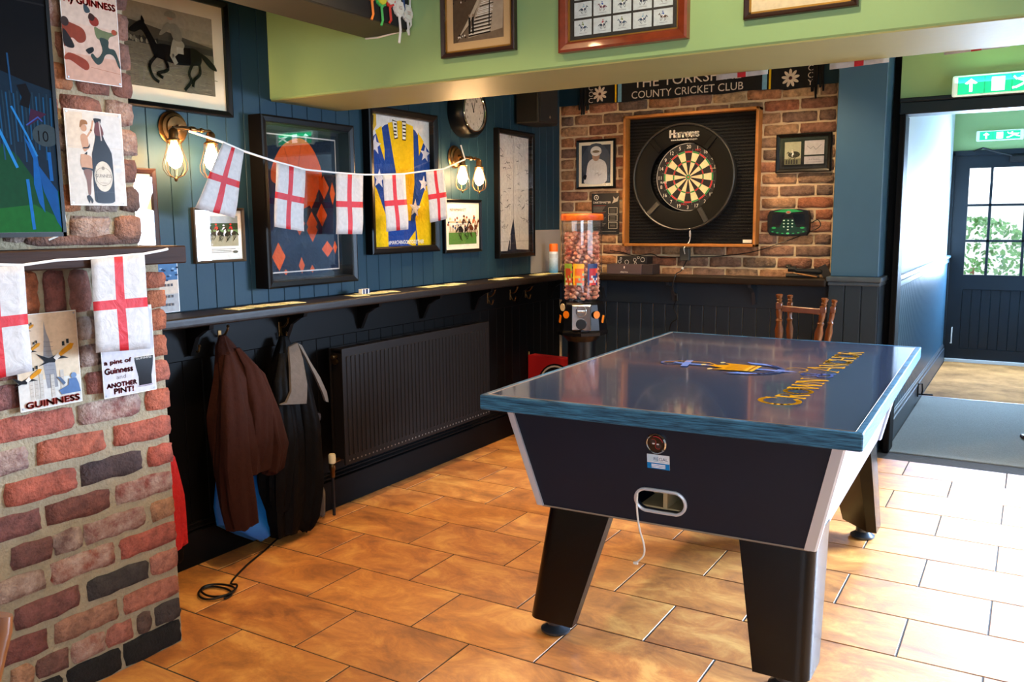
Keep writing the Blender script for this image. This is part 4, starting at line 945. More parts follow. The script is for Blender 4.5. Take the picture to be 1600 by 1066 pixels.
MB().lathe([(.225, 0), (.2255, -.036), (.2235, -.038)], (0, 0, 0), 60, 'Y').build('board', M_blackfelt, db, True)
a = Art(.45, .45, y=-.0382, step=.00004); RD, GR, CR, BK = '#b01e22', '#1b7f3c', '#d8bf94', '#0d0c0c'; S_ = lambda mm: mm/450
nums = [20, 1, 18, 4, 13, 6, 10, 15, 2, 17, 3, 19, 7, 16, 8, 11, 14, 9, 12, 5]
for k, nb in enumerate(nums):
    m0 = PI/2-k*2*PI/20+PI/20; m1 = m0-2*PI/20; dark = (k % 2 == 0)
    for r0, r1, c in ((16, 99, BK if dark else CR), (97, 107, RD if dark else GR), (107, 160, BK if dark else CR), (160, 170, RD if dark else GR)):
        a.k = 1; a.poly([(.5+S_(q)*math.cos(z_), .5+S_(q)*math.sin(z_)) for q, z_ in ((r0, m0), (r1, m0), (r1, (m0+m1)/2), (r1, m1), (r0, m1))], c, False)
    an = (m0+m1)/2; cx_, cy_ = .5+S_(198)*math.cos(an), .5+S_(198)*math.sin(an); wd = .024*text_geo(str(nb))[2]; a.text(str(nb), cx_-wd, cy_-.026, cx_+wd, cy_+.026, '#cfcac2')
a.k = 4; a.ell(.5, .5, S_(16), S_(16), GR, 20); a.ell(.5, .5, S_(6.5), S_(6.5), RD, 14)
a.ring(.5, .5, S_(222), S_(3), '#a9a7a4', 60)
a.text('bunting', .865, .43, .93, .53, '#cfc4a8') if False else None
for t_, u_, v_, c_ in (('PRO', .60, .875, '#b01e22'), ('PRO', .16, .70, '#b01e22'), ('PRO', .40, .09, '#b01e22'), ('BLADE', .07, .42, '#e0dcd4'), ('bunting', .83, .60, '#d8c8a0')): a.text(t_, u_, v_, u_+.08 if t_ == 'PRO' else u_+.10, v_+.028, c_)
a.build('face', M_board, db)
wr = MB()
for rr_ in (.016, .0065, .097, .107, .160, .170): wr.tube([V((rr_*math.cos(z_*2*PI/40), -.0395, rr_*math.sin(z_*2*PI/40))) for z_ in range(40)], .0004, 3, True)
for k in range(20):
    an = PI/20+k*PI/10; wr.tube([(.016*math.cos(an), -.0395, .016*math.sin(an)), (.185*math.cos(an), -.0395, .185*math.sin(an))], .0004, 3)
wr.build('wire', M_steel, db)
# power lead from the surround
o = MB().tube(catmull([(1.02, -.082, 1.39), (1.015, -.05, 1.355), (1.005, -.045, 1.30), (.99, -.10, 1.262), (.985, -.07, 1.22)], 5), .003, 6).tube([(1.018, -.07, 1.37), (1.012, -.05, 1.335)], .005, 6).build('light_lead', M_white, None, True); T(o, 'white plug end of the lead hanging from the dartboard surround', 'cable')
so = thing('socket_box', 'small grey junction box on the bricks below the dartboard case', 'socket', (.972, -.008, 1.216))
MB().b(-.033, .033, -.035, 0, -.043, .043, .004).build('cover', mat('grey_box', '#4a4740', .5), so); MB().b(-.006, .006, -.040, -.034, .005, .035, .002).build('switch', M_blackpl, so)
o = MB().tube(catmull([(.985, -.03, 1.175), (.98, -.12, 1.11), (.975, -.206, 1.09), (.955, -.21, 1.0), (.965, -.16, .93), (.925, -.10, .86), (.935, -.06, .78), (.87, -.03, .70), (.85, -.03, .3), (.84, -.04, .02)], 6), .0035, 6).build('black_lead', M_blackpl, None, True)
T(o, 'thin black lead hanging over the shelf front below the dartboard', 'cable')
MB().b(-.012, .012, -.01, .01, -.025, .025, .003).build('inline_plug', M_blackpl, o, loc=(.966, -.165, .935))
MB().b(-.006, .006, -.006, .006, -.008, .008).build('tag', M_white, o, loc=(.982, -.10, 1.125))
o = MB().tube(catmull([(1.79, -.02, 1.42), (1.83, -.03, 1.44), (1.845, -.03, 1.40), (1.78, -.02, 1.365), (1.62, -.012, 1.30), (1.42, -.012, 1.235), (1.2, -.012, 1.205), (1.08, -.012, 1.20), (1.0, -.012, 1.197)], 6), .0032, 6).build('black_lead', M_blackpl, None, True)
T(o, 'thin black lead running along the bricks from the score unit', 'cable')
o = MB().tube(catmull([(.41, -.012, 1.235), (.5, -.012, 1.225), (.60, -.012, 1.20), (.72, -.012, 1.215), (.80, -.012, 1.19), (.94, -.012, 1.197)], 5), .0028, 5).build('black_lead', M_blackpl, None, True)
T(o, 'short dark lead on the bricks behind the cardboard boxes', 'cable')
# scorer
sr = thing('dart_scorer', 'black and green electronic dart scorer on the right of the brick wall', 'scorer', (1.65, -.008, 1.427))
MB().hexa([V((x_, 0, z_)) for x_, z_ in ((-.115, -.085), (-.03, -.09), (.03, -.09), (.115, -.085), (.132, -.06), (.135, .04), (.12, .072), (.06, .082), (-.06, .082), (-.12, .072), (-.135, .04), (-.132, -.06))],
          [V((x_*.97, -.026, z_*.97)) for x_, z_ in ((-.115, -.085), (-.03, -.09), (.03, -.09), (.115, -.085), (.132, -.06), (.135, .04), (.12, .072), (.06, .082), (-.06, .082), (-.12, .072), (-.135, .04), (-.132, -.06))]).build('case', M_blackpl, sr)
a = Art(.26, .165, y=-.0263); GN = '#2f9a58'
a.poly([(.15, .90), (.38, .985), (.62, .985), (.85, .90), (.62, .87), (.5, .85), (.38, .87)], GN); a.poly([(.06, .30), (.30, .30), (.38, .62), (.62, .62), (.70, .30), (.94, .30), (.93, .12), (.70, .03), (.30, .03), (.07, .12)], '#14382c'); a.poly([(.10, .40), (.33, .40), (.40, .80), (.12, .80)], '#0c1018'); a.poly([(.60, .80), (.67, .40), (.90, .40), (.88, .80)], '#0c1018')
for i in range(3):
    for j in range(3): a.ell(.40+i*.10, .56-j*.12, .022, .022, '#cfe8d8', 10)
a.ell(.5, .21, .022, .022, '#cfe8d8', 10)
for x, y in ((.16, .28), (.84, .28)): a.ell(x, y, .055, .04, GN, 12)
for x, y in ((.13, .13), (.25, .09), (.37, .07), (.63, .07), (.75, .09), (.87, .13)): a.ell(x, y, .03, .02, GN, 10)
a.ell(.5, .07, .04, .035, '#4fc27c', 12); a.ell(.5, .87, .065, .06, '#8d8f8c', 14); a.ell(.5, .87, .04, .035, '#b5653c', 12)
a.build('face', M_gloss, sr)

# ------------------------------------------------------------------ things on the back shelf
bx = thing('card_box', 'flat dark mauve cardboard tray box on the shelf under the dartboard', 'box', (.63, -.11, 1.081))
MB().b(-.165, .09, -.075, .06, 0, .068, .002).build('body', mat('mauve_card', '#4b3c3f', .6, noise=.08), bx)
MB().b(.09, .165, -.060, .075, 0, .068, .002).build('side_flap', mat('dark_mauve_card', '#2f2527', .6), bx)
a = Art(.255, .068, o=(-.165, -.0755, 0)); a.text('darts', .40, .15, .62, .32, '#d8cdcd'); a.rect(.50, .58, .53, .80, '#d8cdcd'); a.build('print', M_print, bx)
b2 = thing('patterned_box', 'black box with white rings stacked on the mauve tray box', 'box', (.61, -.08, 1.149))
MB().b(-.09, .13, -.055, .05, 0, .052, .002).build('body', mat('black_card', '#171415', .5), b2)
a = Art(.22, .052, o=(-.09, -.0555, 0))
for x, y, r_ in ((.09, .30, .055), (.13, .72, .035), (.33, .25, .07), (.60, .55, .055), (.72, .85, .04), (.86, .6, .07), (.62, .10, .04)): a.ring(x, y, r_, .012, '#cfc9c4', 16)
a.build('print', M_print, b2)
um = thing('folded_pouch', 'black folded umbrella and pouch lying at the right end of the shelf', 'umbrella', (1.78, -.11, 1.081))
MB().tube([(-.10, 0, .055), (-.06, 0, .055), (-.05, 0, .045), (.08, .01, .04), (.10, .01, .038)], [.018, .019, .014, .020, .012], 8).build('umbrella', mat('black_nylon', '#0c0b0c', .6, bump=.4), um, True)
MB().lathe([(.010, -.03), (.014, -.02), (.012, 0)], (-.085, 0, .07), 8, 'X').build('handle', M_blackpl, um, True)
MB().tube([(-.11, -.01, .014), (-.03, -.02, .014), (.05, -.01, .012), (.09, 0, .012)], [.012, .013, .011, .008], 8).build('pouch', MATS['black_nylon'], um, True)
MB().tube([(-.04, -.03, .028), (.02, -.04, .020), (.08, -.03, .010)], .004, 5).build('tan_strap', M_oak, um, True)
cs_ = MB().box((1.890, -.06, 1.121), (.05, .004, .08), rot=Matrix.Rotation(-.5, 4, 'Y')).build('small_card', mat('dark_card', '#2c2724', .6)); T(cs_, 'small dark card propped against the blue column on the shelf', 'card')

# ------------------------------------------------------------------ left shelf items
MATc = ['#d6cf8e', '#cfc789', '#dcd6a4', '#c9c48c']
def mats_row(y0, y1, n, place):
    for i in range(n):
        y = y0+(y1-y0)*(i+.5)/n+rr.uniform(-.005, .005); x = .105+rr.uniform(-.015, .015)
        t = thing('beer_mat', 'cream and green card beer mat, %s of the row %s' % ((['leftmost', 'second', 'third', 'rightmost'] if n == 4 else ['leftmost', 'middle', 'rightmost'])[i], place), 'beer mat', (x, y, 1.083+.0016*(i % 2)), rr.uniform(-.5, .5), 'beer mats %s' % place)
        MB().box((0, 0, .0007), (.094, .094, .0014), bev=.0005).build('card', mat('beer_mat_card', '#d3cb8c', .7), t)
        a = Art(.09, .09, o=(-.045, -.045, .0016), W=(0, 1, 0), N=(0, 0, 1)); a.rect(0, 0, 1, 1, rr.choice(MATc)); a.ell(.5, .5, .42, .42, '#e3dfc0'); a.ring(.5, .5, .40, .03, '#7c9a70'); a.text('ALE', .25, .40, .75, .60, '#4b7a66'); a.build('print', M_print, t)
mats_row(-3.16, -2.77, 4, 'beside the chimney'); mats_row(-2.42, -2.08, 4, 'below the silks frame'); mats_row(-1.80, -1.46, 4, 'below the striped shirt'); mats_row(-1.10, -.80, 3, 'below the riders photograph'); mats_row(-.58, -.25, 3, 'below the framed breeches')
tn = thing('small_tin', 'tiny navy and silver lighter box standing on the beer mats', 'tin', (.10, -2.30, 1.087)); MB().b(-.012, .012, -.03, .03, 0, .024, .002).build('body', mat('navy_tin', '#1c2a4a', .3), tn); [MB().b(-.0125, .0125, q0, q1, 0, .0245).build('band', M_white, tn) for q0, q1 in ((-.012, -.006), (.014, .020), (-.031, -.026))]
cn = thing('spray_can', 'blue and white spray can with an orange cap at the shelf corner', 'spray can', (.10, -.285, 1.084))
MB().lathe([(.030, 0), (.032, .004), (.032, .145), (.028, .155)], n=24).build('can_body', attr_mat('can_paint', .25), cn, True)
me_ = cn.children[0].data; ca = me_.color_attributes.new('Col', 'FLOAT_COLOR', 'CORNER')
for p in me_.polygons:
    for li in p.loop_indices: ca.data[li].color = lin('#3f86b8') if me_.vertices[me_.loops[li].vertex_index].co.z < .095 else lin('#d8e2ea')
MB().lathe([(.0305, .150), (.0310, .155), (.0310, .195), (.029, .203), (.026, .205)], n=24).build('orange_cap', mat('orange_cap', '#e86a12', .35), cn, True)
MB().lathe([(.0325, .105), (.0325, .135)], n=24, cap=False).build('label_band', mat('can_label', '#aebccc', .4), cn, True)
bo = thing('pump_bottle', 'small black pump bottle between the spray can and the sweet tower', 'bottle', (.16, -.10, 1.084))
MB().lathe([(.026, 0), (.028, .005), (.028, .10), (.022, .125), (.012, .135)], n=18).build('body', M_blackpl, bo, True); MB().lathe([(.0285, .015), (.0285, .085)], n=18, cap=False).build('label_band', mat('grey_label', '#a8a4a0', .6), bo); MB().lathe([(.013, .133), (.013, .155), (.006, .158), (.006, .178)], n=12).tube([(0, 0, .178), (.0, -.03, .176)], .006, 6).build('pump', M_blackpl, bo, True)
pm = MB().b(.002, .0035, -3.60, -3.335, 1.088, 1.30).build('sheet', M_white); T(pm, 'pale blue printed calendar page leaning behind the chimney corner', 'paper'); pm.name = 'wall_page'
a = Art(.26, .208, o=(.004, -3.598, 1.09), U=(0, 1, 0), N=(1, 0, 0)); a.rect(0, 0, 1, 1, '#a9a7a6'); a.rect(0, .6, 1, 1, '#4a6f96'); a.rect(0, .35, 1, .62, '#c9b9a8')
for k in range(30): a.ell(rr.random(), rr.uniform(.6, .98), .03, .02, rr.choice(['#7fa0c0', '#2b3f58', '#1b2836']), 7)
for y in (.5, .28, .12): [a.rect(.02+i*.06, y, .06+i*.06, y+.05, '#5a5a60') for i in range(15)]
a.build('print', M_print, pm)

# coat hooks
hk = thing('coat_hook', '', 'hook', (.012, 0, .95)); 
def hook_at(y, z, label, first=[None]):
    if first[0] is None:
        t = hk
        MB().b(0, .004, -.009, .009, -.035, .035, .0015).build('plate', M_brass, t)
        MB().tube(catmull([(.004, 0, .01), (.03, .0, .015), (.050, 0, .035), (.056, 0, .052)], 4), [.005]*12+[.004], 6).lathe([(.003, -.006), (.008, 0), (.003, .006)], (.057, 0, .055), 8).build('upper_arm', M_brass, t, True)
        MB().tube(catmull([(.004, 0, -.01), (.018, 0, -.035), (.034, 0, -.038), (.040, 0, -.018)], 4), .0045, 6).lathe([(.003, -.006), (.007, 0), (.003, .006)], (.041, 0, -.014), 8).build('lower_arm', M_brass, t, True)
        first[0] = t
    else: t = copy_tree(hk)
    t.location = (.012, y, z); t['label'] = label; t['group'] = 'brass coat hooks on the black rail'
for y, z_, lb in ((-3.29, .955, 'brass double hook nearest the chimney, empty'), (-3.15, .955, 'brass double hook holding the brown coat'), (-2.80, .955, 'brass double hook above the black coat with grey collar'), (-1.01, .96, 'leftmost of the three brass hooks right of the radiator'), (-.73, .96, 'middle of the three brass hooks right of the radiator'), (-.53, .96, 'rightmost of the three brass hooks near the corner')): hook_at(y, z_, lb)

# ------------------------------------------------------------------ radiator
ra = thing('radiator', 'long dark double panel radiator under the left shelf', 'radiator', (.02, -1.865, .25))
def rpanel(x, nm):
    m_ = MB(); n = 40; y0, y1 = -.665, .665; prof = []
    g = []
    m_.b(x-.006, x+.004, y0, y1, 0, .585, .004, 2)
    for k in range(n):
        yc = y0+.02+(k+.5)*(y1-y0-.04)/n; m_.b(x+.002, x+.0085, yc-.009, yc+.009, .045, .545, .003)
    o = m_.build(nm, M_rad, ra)
    return o
p1 = rpanel(.118, 'front_panel'); p2 = rpanel(.04, 'rear_panel')
m_ = MB()
for k in range(44): m_.lathe([(.004, 0), (.0045, .0015)], (.1265, -.64+k*.0298, .022), 6, 'X')
m_.build('weld_dots', mat('pale_spot', '#6d655c', .4), p1)
m_ = MB()
for k in range(7):
    yy = -.66+k*.19; m_.b(.045, .115, yy, yy+.17, .575, .583)
m_.build('top_grille', M_rad, ra)
MB().b(.035, .125, -.668, -.663, .02, .56).build('side_cover', M_blackpl, ra) if False else None
m_ = MB()
for k in range(20): m_.b(.05, .11, -.655+k*.066, -.65+k*.066, .03, .56)
m_.build('fins', M_rad, ra)
MB().tube([(.08, -.66, .545), (.08, -.69, .545)], .010, 8).tube([(.08, -.66, .52), (.08, -.675, .52)], .014, 8).build('air_valve', M_brass, ra, True)
va = thing('radiator_valve', 'cream capped brass valve at the left end of the radiator', 'valve', (.10, -2.58, .0))
MB().tube([(0, 0, .005), (0, 0, .26)], .0075, 8).build('pipe', M_iron, va, True)
MB().lathe([(.012, .20), (.012, .235), (.016, .24), (.016, .262), (.011, .27)], n=12).tube([(0, .05, .28), (0, 0, .275)], .011, 8).build('body', M_brass, va, True)
MB().lathe([(.013, .268), (.018, .272), (.018, .312), (.014, .318)], n=16).build('cap', mat('cream_valve_cap', '#d9c9a4', .4), va, True)
v2 = thing('thermostat_head', 'black round thermostat head on its pipe left of the radiator', 'valve', (.05, -2.655, .0))
MB().tube([(0, 0, .20), (0, 0, .50)], .009, 8).tube([(0, -.025, .33), (0, .025, .33)], .006, 6).tube([(0, 0, .2), (0, .09, .2)], .008, 6).build('pipe', M_iron, v2, True); MB().lathe([(.018, -.02), (.030, -.012), (.030, .02), (.022, .03)], (0.01, 0, .515), 16, 'X').build('head', M_blackpl, v2, True)

# ------------------------------------------------------------------ hanging coats
def garment(parent, name, secs, m, seed=0, folds=7, famp=.012, n=36, smooth=True):
    """secs: (z, x, y, rx, ry) cross sections from top to bottom; folds deepen downward"""
    rnd = random.Random(seed); ph = [rnd.uniform(0, 6.28) for _ in range(4)]; out = []
    S2 = []
    for i in range(len(secs)-1):
        for j in range(4):
            t = j/4; S2.append([secs[i][k]*(1-t)+secs[i+1][k]*t for k in range(5)])
    S2.append(list(secs[-1])); Ln = len(S2)
    for i, (z, x, y, rx, ry) in enumerate(S2):
        ring = []; dep = min(1, (i+1)/Ln*1.4)
        for k in range(n):
            a_ = 2*PI*k/n; f = famp*dep*(math.sin(folds*a_+ph[0]+z*3)+.6*math.sin((folds+4)*a_+ph[1]-z*5)+.5*math.sin(3*a_+ph[2]+z*9))
            ring.append(V((x+(rx+f*.8)*math.cos(a_), y+(ry+f)*math.sin(a_), z+.006*math.sin(4*a_+ph[3])*dep)))
        out.append(ring)
    # rounded ends
    z, x, y, rx, ry = S2[-1]; out.append([V((x+(p.x-x)*.6, y+(p.y-y)*.6, p.z-.012)) for p in out[-1]])
    return MB().loft(out).build(name, m, parent, smooth)
M_brn = mat('brown_fleece', '#2b1006', .95, noise=.25, nscale=30, spec=.2, bump=.35, bscale=60)
M_blk = mat('black_nylon_coat', '#080605', .6, spec=.08, noise=.4, nscale=12, bump=.5, bscale=30)
M_gry = mat('grey_fleece_lining', '#554b43', .95, noise=.2, nscale=40, bump=.3)
M_bag = mat('bright_blue_bag', '#0a5aa5', .5, noise=.15, nscale=6, bump=.3, bscale=12)
bc = thing('brown_coat', 'dark brown fleece coat hanging on a hook under the left shelf', 'coat', (0, 0, 0))
garment(bc, 'body', [(.975, 0.075, -3.185, .015, .015), (.93, 0.080, -3.180, .03, .04), (.80, 0.140, -3.180, .06, .095), (.65, 0.160, -3.190, .075, .135), (.50, 0.170, -3.190, .08, .14), (.40, 0.170, -3.200, .08, .125)], M_brn, 3)
garment(bc, 'sleeve', [(.90, .13, -3.21, .012, .015), (.82, 0.180, -3.250, .03, .04), (.65, 0.210, -3.275, .05, .06), (.45, 0.210, -3.280, .055, .075), (.28, 0.210, -3.265, .055, .078), (.18, 0.205, -3.245, .05, .068)], M_brn, 5, 4, .008)
garment(bc, 'sleeve', [(.89, .13, -3.14, .012, .015), (.80, 0.170, -3.100, .03, .04), (.62, 0.200, -3.070, .045, .055), (.48, 0.200, -3.045, .05, .058), (.37, 0.195, -3.060, .04, .045)], M_brn, 8, 4, .008)
garment(bc, 'hood', [(.92, .12, -3.15, .01, .012), (.84, 0.175, -3.130, .02, .03), (.70, 0.220, -3.135, .035, .055), (.52, 0.220, -3.140, .04, .055), (.43, 0.210, -3.150, .03, .04)], M_brn, 12, 3, .007)
bg_ = thing('blue_bag', 'bright blue fabric bag hanging low behind the brown coat', 'bag', (0, 0, 0))
garment(bg_, 'sack', [(.50, .06, -3.16, .015, .05), (.38, .07, -3.155, .03, .10), (.25, .085, -3.155, .045, .135), (.17, .10, -3.15, .055, .14), (.10, .11, -3.10, .055, .09), (.06, .115, -3.07, .045, .05)], M_bag, 4, 3, .006)
MB().tube(catmull([(.06, -3.155, .95), (.07, -3.17, .75), (.10, -3.22, .49)], 5), .006, 6).build('strap', M_bag, bg_, True)
kc = thing('black_coat', 'long black coat with grey fleece collar, hanging nearly to the floor', 'coat', (0, 0, 0))
garment(kc, 'body', [(.93, .07, -2.835, .018, .02), (.86, .08, -2.845, .035, .05), (.70, .10, -2.890, .06, 0.090), (.50, .12, -2.910, .075, 0.115), (.30, .13, -2.930, .08, 0.119), (.12, .13, -2.940, .08, 0.111), (.045, .13, -2.950, .07, 0.082)], M_blk, 21)
garment(kc, 'sleeve', [(.86, .10, -2.82, .012, .015), (.75, .14, -2.805, .03, .035), (.50, .17, -2.790, .045, .055), (.25, .17, -2.795, .05, .055), (.08, .165, -2.825, .045, .05), (.03, .16, -2.835, .03, .03)], M_blk, 23, 4, .008)
garment(kc, 'sleeve', [(.86, .10, -2.88, .012, .015), (.75, .14, -2.935, .03, .035), (.50, .17, -2.965, .045, .05), (.28, .17, -2.990, .045, .05), (.16, .165, -2.995, .035, .04)], M_blk, 24, 4, .008)
cg_ = MB()
def strip(pts):      # ribbon of quads: (left point, right point, thickness)
    cg_.loft([[V(a_)+V((0, 0, 0)), V(b_), V(b_)+V((.012, 0, -.002)), V(a_)+V((.012, 0, -.002))] for a_, b_ in pts])
strip([((.10, -2.845, .885), (.11, -2.80, .90)), ((.145, -2.885, .80), (.155, -2.815, .83)), ((.185, -2.925, .70), (.195, -2.835, .72)), ((.195, -2.965, .660), (.205, -2.85, .665)), ((.195, -3.000, .655), (.205, -2.855, .635))])
strip([((.11, -2.80, .90), (.10, -2.765, .885)), ((.15, -2.795, .84), (.14, -2.755, .81)), ((.17, -2.755, .74), (.16, -2.715, .73)), ((.18, -2.720, .655), (.17, -2.685, .655)), ((.18, -2.705, .615), (.17, -2.675, .605))])
co = cg_.build('grey_collar', M_gry, kc, True); co['label'] = 'grey fleece collar folded outward'
garment(kc, 'hem_lining', [(.24, .10, -2.70, .02, .02), (.15, .11, -2.69, .03, .03), (.05, .11, -2.695, .03, .028)], M_gry, 31, 3, .004)
rd = thing('red_scarf', 'bright red knitted scarf hanging just behind the chimney corner', 'scarf', (0, 0, 0))
garment(rd, 'knit', [(.62, .16, -3.595, .02, .022), (.55, .18, -3.59, .04, .04), (.40, .19, -3.58, .045, .045), (.20, .19, -3.575, .045, .05)], mat('red_knit', '#b5120e', .85, noise=.15, nscale=60, bump=.7, bscale=90), 41, 5, .006)
MB().tube([(.05, -3.60, .99), (.08, -3.60, .8), (.16, -3.595, .61)], .006, 6).build('loop', MATS['red_knit'], rd, True)
garment(rd, 'black_fringe', [(.19, .19, -3.575, .035, .04), (.14, .19, -3.575, .028, .03)], M_blk, 42, 5, .003)
# cable heap
pts = []
for k in range(26):
    a_ = k*.55; pts.append((.33+.07*math.cos(a_)+.01*math.sin(k), -3.52+.06*math.sin(a_)+.006*k*.3, .006+.010*(k/26)))
pts += [(.30, -3.40, .006), (.22, -3.25, .006), (.16, -3.10, .005), (.08, -2.9, .006), (.05, -2.7, .006)]
o = MB().tube(catmull(pts, 4), .0042, 6).build('floor_cable', M_blackpl, None, True); T(o, 'tangled black cable on the tiles by the chimney foot', 'cable')

# ------------------------------------------------------------------ sweet tower
ct = thing('sweet_vending_tower', 'clear cylinder sweet vending tower with orange lid on a black chrome base', 'vending machine', (.53, -.70, 0), .44)
MB().lathe([(.11, .0), (.115, .01), (.115, .03), (.09, .05), (.09, .68), (.13, .72)], n=24).build('pedestal', M_blackpl, ct, True)
prof = [(.165, .725), (.168, .745), (.160, .76), (.150, .85), (.140, .92), (.132, .935)]
MB().lathe(prof, n=8).build('base', mat('black_chrome_base', '#1b1b1f', .18, .6), ct)
pl_ = MB().b(-.062, .062, -.168, -.12, .765, .925, .006).build('chrome_plate', M_chrome, ct)
MB().lathe([(.030, -.176), (.034, -.172), (.034, -.150)], (0, 0, .805), 20, 'Y').build('dispensing_hole', M_blackpl, ct, True)
MB().lathe([(.030, -.182), (.034, -.176), (.034, -.165)], (0, 0, .885), 20, 'Y').box((0, -.188, .885), (.05, .012, .012), bev=.003).build('coin_knob', M_chrome, ct, True)
for an, zz, c in ((-.68, .86, 'orange'), (.68, .86, 'orange'), (-.9, .905, 'cream')):
    ms = mat(c+'_sticker', {'orange': '#e07a12', 'cream': '#cdb892'}[c], .4)
    MB().lathe([(.024, -.004), (.024, 0)], (0, 0, 0), 18, 'Y').build('sticker', ms, ct, loc=(.150*math.sin(an), -.150*math.cos(an)-.006, zz), rot=(0, 0, an))
for an in (-1.0, 1.0): MB().box((0, 0, 0), (.02, .004, .05), bev=.001).build('orange_arrow', mat('orange_sticker'), ct, loc=(.160*math.sin(an), -.160*math.cos(an)-.003, .83), rot=(0, .3, an))
MB().lathe([(.128, .935), (.128, 1.45)], n=32, cap=False).build('clear_cylinder', M_clear, ct, True)
MB().lathe([(.134, 1.448), (.136, 1.452), (.136, 1.480), (.128, 1.488), (.05, 1.492)], n=32).build('orange_lid', mat('orange_lid', '#c9401a', .35, noise=.5, nscale=12, col2='#e07a2a'), ct, True)
sw = MB(); cols_ = []
for k in range(300):
    zz = .955+.42*(k/300); a_ = k*2.4; r_ = .095 if k % 3 else .05
    sw.box((r_*math.cos(a_), r_*math.sin(a_), zz), (.034, .026, .018), rot=Matrix.Rotation(rr.uniform(-1, 1), 4, 'X') @ Matrix.Rotation(a_+rr.uniform(-.5, .5), 4, 'Z'), bev=.006)
so_ = sw.build('sweets', mat('pink_red_sweets', '#c05c48', .5, noise=.5, nscale=18, col2='#ecc8b2'), ct); so_['kind'] = 'stuff'
# labels wrapped on the cylinder
for i, (a0, cc) in enumerate(((-.98, ('#8fae3a', '#b54a2a', '#e0d8c0')), (-.42, ('#e0b02a', '#dd6a1c', '#8fb8a0')), (.30, ('#2a3f78', '#b03040', '#c9c4d0')))):
    lb = MB(); sg = 6; wd_ = .50 if i else .46; vs = []; fs = []; cl_ = []
    me = bpy.data.meshes.new('label'); rows_ = 9
    for j in range(rows_+1):
        for k in range(sg+1):
            an = a0+wd_*1.1*k/sg; vs.append((.1295*math.sin(an), -.1295*math.cos(an), 1.045+.135*j/rows_))
    for j in range(rows_):
        for k in range(sg):
            fs.append((j*(sg+1)+k, j*(sg+1)+k+1, (j+1)*(sg+1)+k+1, (j+1)*(sg+1)+k)); cl_.append(lin(cc[0] if (j > 6 or k == 0) else (cc[1] if 4 <= j <= 6 and 0 < k < sg-1 else rr.choice([cc[2], cc[0], cc[1], '#d8603a']))))
    me.from_pydata(vs, [], fs); ca = me.color_attributes.new('Col', 'FLOAT_COLOR', 'CORNER')
    for f, c in zip(me.polygons, cl_):
        for li in f.loop_indices: ca.data[li].color = c
    me.materials.append(M_gloss); link('label', me, ct)
# dartboard box
dbx_ = thing('red_carton', 'red printed dartboard carton standing on the floor behind the table', 'box', (.10, -.46, 0), -.12)
MB().b(-.09, .30, -.04, .04, 0, .52, .002).build('body', mat('red_carton', '#a5161a', .5), dbx_)
a = Art(.39, .52, o=(-.09, -.0405, 0)); a.ell(.62, .62, .40, .30, '#141214', 30); a.ring(.62, .62, .37, .03, '#c9c0b4', 30)
for k in range(20):
    m0 = k*PI/10; a.k = 3; a.poly([(.62+.24*math.cos(m0)*s_, .62+.18*math.sin(m0)*s_) for s_ in (0, 1)]+[(.62+.24*math.cos(m0+PI/10), .62+.18*math.sin(m0+PI/10))], '#d8cfc0' if k % 2 else '#0f0e0f', False)
a.build('print', M_print, dbx_)
MB().box((-.115, -.03, .49), (.05, .003, .10), rot=Matrix.Rotation(.4, 4, 'Z')).build('torn_flap', mat('kraft_card', '#b58a4e', .8), dbx_)
# ------------------------------------------------------------------ pool table under its boarded top
pt = thing('pool_table', 'black pool table with side panels coloured pale for daylight, on four splayed legs', 'pool table', (2.015, -2.34, 0))
OX, OY = 2.015, -2.34
q_ = [(1.439, -3.284), (2.636, -3.24), (2.589, -1.425), (1.397, -1.41)]     # cover outline
def L3(x, y, z): return V((x-OX, y-OY, z))
# cabinet: top and bottom outlines
tz, bz = .818, .47
ct_ = [(1.49, -3.185), (2.572, -3.150), (2.530, -1.52), (1.452, -1.51)]
cb_ = [(1.585, -3.135), (2.492, -3.105), (2.455, -1.60), (1.545, -1.59)]
def lerp(a, b_, t): return a+(b_-a)*t
def side_pt(i, u, v):   # i side, u along, v 0 bottom..1 top
    a0, a1 = cb_[i], cb_[(i+1) % 4]; b0, b1 = ct_[i], ct_[(i+1) % 4]
    return L3(lerp(lerp(a0[0], a1[0], u), lerp(b0[0], b1[0], u), v), lerp(lerp(a0[1], a1[1], u), lerp(b0[1], b1[1], u), v), lerp(bz, tz, v))
def slab(i, u0, u1, v0, v1, t, out=0):
    c = [side_pt(i, u0, v0), side_pt(i, u1, v0), side_pt(i, u1, v1), side_pt(i, u0, v1)]; n = (c[1]-c[0]).cross(c[3]-c[0]).normalized()
    return [p+n*out for p in c], [p+n*(out-t) for p in c]
